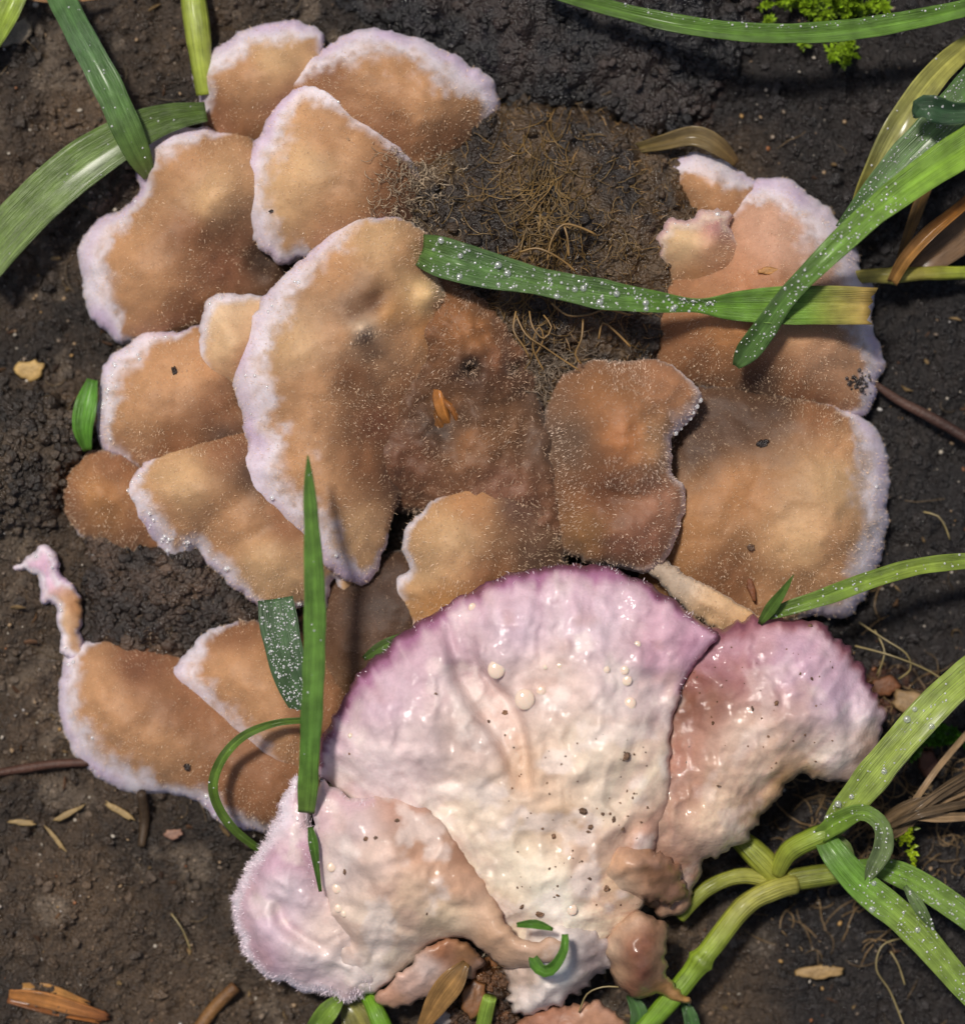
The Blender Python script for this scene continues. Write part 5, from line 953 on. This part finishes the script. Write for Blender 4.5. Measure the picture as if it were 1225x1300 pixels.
def fibre_mass(n, cx, cy, sx, sy, zf, length, tint, name, label, cat, r=0.009, ang=None, asd=6.0):
    V = []; F = []; C = []
    for i in range(n):
        px, py = RNG.normal(cx, sx), RNG.normal(cy, sy); a = RNG.uniform(0, 6.28) if ang is None else RNG.normal(ang, asd)
        pts = []; L = length*RNG.uniform(0.4, 1.4); m = 8; cv = RNG.normal(0, 0.35)
        for j in range(m):
            z = zf(px, py)+0.02+0.07*math.sin(math.pi*j/(m-1))*RNG.uniform(.3, 1); pts.append(W(px, py, z)); px += math.cos(a)*L/m*100; py += math.sin(a)*L/m*100; a += cv+RNG.normal(0, 0.15)
        pts = np.array(pts); k = len(V); cc = lin(tint)*RNG.uniform(0.5, 1.5)
        for j, p in enumerate(pts):
            t = pts[min(j+1, m-1)]-pts[max(j-1, 0)]; t /= np.linalg.norm(t)+1e-9; s = np.cross(t, [0, 0, 1.0]); s /= np.linalg.norm(s)+1e-9
            rr = r*RNG.uniform(.7, 1.2)*(1-0.6*abs(j/(m-1)-.5)); V += [p-s*rr, p+np.array([0, 0, rr]), p+s*rr]; C += [cc]*3
        for j in range(m-1):
            b = k+j*3; F += [(b, b+1, b+4, b+3), (b+1, b+2, b+5, b+4), (b+2, b, b+3, b+5)]
    return tag(mesh_obj(name, np.array(V), F, M_FIBRE, col=np.array(C)), label, cat, kind='stuff')
zst = lambda px, py: surf_z('rotten_stump301', px, py)
fibre_mass(150, 690, 260, 28, 60, zst, 0.75, (124, 98, 56), 'stump_fibres', 'amber plant fibres combed down the rotten stump', 'fibres', 0.007, 1.75, 0.25)
fibre_mass(330, 690, 300, 90, 80, zst, 0.4, (128, 104, 66), 'loose_fibres', 'fine tangled fibres scattered over the rotten stump', 'fibres', 0.0055)
fibre_mass(260, 612, 650, 400, 400, gz_px, 0.45, (110, 92, 66), 'soil_fibres', 'fine dead root hairs scattered over the soil', 'fibres', 0.006)
fibre_mass(260, 1100, 1010, 70, 90, gz_px, 0.6, (140, 114, 78), 'root_tangle', 'tangled pale roots under the grass runner', 'fibres', 0.008)

fibre_mass(420, 525, 230, 26, 42, lambda px, py: max(surf_z('C', px, py), zst(px, py))-0.01, 0.16, (186, 166, 140), 'pale_hairs', 'pale hairs matted where the round cap meets the stump', 'hairs', 0.0045)
fibre_mass(260, 700, 470, 30, 22, zst, 0.22, (150, 134, 116), 'stalk_hairs', 'greyish hairs matted between stump and the upright reddish cap', 'hairs', 0.005)

sm_loc = W(1090, 484, surf_z('Q', 1090, 484))
smudge = thing('dirt_smudge', 'sooty smudge of dark crumbs in the rim notch of the pinkish cap', 'dirt', sm_loc)
specks(smudge, sm_loc, [('Q', RNG.normal(1090, 8), RNG.normal(484, 6), RNG.uniform(1, 3.2)) for _ in range(60)], 'crumbs', (64, 54, 50))
clod('litter_lump', 'wet brown litter between the torn scrap and the broken white end', 'litter',
     [(545, 1300), (575, 1250), (610, 1222), (640, 1215), (660, 1240), (655, 1290), (640, 1330), (560, 1330)],
     [(545, 1300, .4), (610, 1222, .8), (660, 1240, .8), (655, 1290, .6), (600, 1280, .6), (640, 1330, .4)], (62, 44, 30), (116, 76, 44), 304, fuzz=60)
chip('amber papery flake lodged in the wet brown litter', 602, 1268, 16, 26, 0.05, (120, 80, 46), -.3, 'leaf_flake', 'leaf', 2, .25, M_JELLY, base=.75)
chip('pale woolly crumb beside the dry tan leaf strip', 562, 1292, 12, 10, 0.05, (170, 156, 148), .3, 'fungus_crumb', 'crumb', 2, .7, M_DRY, base=.55)

V = []; F = []; C = []
x, y = scatter(420); pal = np.array([lin(q) for q in ((120, 98, 66), (96, 70, 46), (60, 44, 34), (140, 116, 80), (84, 60, 42))])
for i in range(len(x)):
    L = RNG.uniform(0.05, 0.22); w = RNG.uniform(0.008, 0.03); a = RNG.uniform(0, 6.28); z = float(ground_h(x[i:i+1], y[i:i+1])[0])+0.02
    d = np.array([math.cos(a), math.sin(a), RNG.uniform(-.3, .3)]); sd = np.array([-math.sin(a), math.cos(a), 0]); p = np.array([x[i], y[i], z]); k = len(V)
    for t in (-1, 0.1, 1):
        ww = w*(1 if t == 0.1 else RNG.uniform(.1, .8)); q = p+d*L*t*0.5+sd*RNG.normal(0, .01)
        V += [q-sd*ww, q+sd*ww, q+np.array([0, 0, w*0.9]), q-np.array([0, 0, w*0.6])]
    for j in (0, 4):
        b = k+j; F += [(b, b+2, b+6, b+4), (b+2, b+1, b+5, b+6), (b+1, b+3, b+7, b+5), (b+3, b, b+4, b+7)]
    C += [pal[RNG.integers(5)]*RNG.uniform(.6, 1.3)]*12
tag(mesh_obj('litter_bits', np.array(V), F, M_DRY, col=np.array(C), smooth=False), 'fine bits of rotten wood and straw scattered over the soil', 'litter', kind='stuff')

oz = [(px, py) for px, py in ((884, 516), (880, 524), (876, 531), (870, 538), (864, 544), (857, 550), (888, 508))]
lip_loc = W(872, 530, 1.5)
lip = thing('lip_dew', 'row of white dew beads on the curled lip of the upright reddish cap', 'dew', lip_loc)
for px, py in oz:
    bv, bf = ICO[2]; r_ = RNG.uniform(0.022, 0.04); c_ = W(px, py, surf_z('O', px, py)+0.01)
    mesh_obj('droplet', bv*np.array([1, 1, .7])*r_+c_, bf, M_DEW, lip, lip_loc)
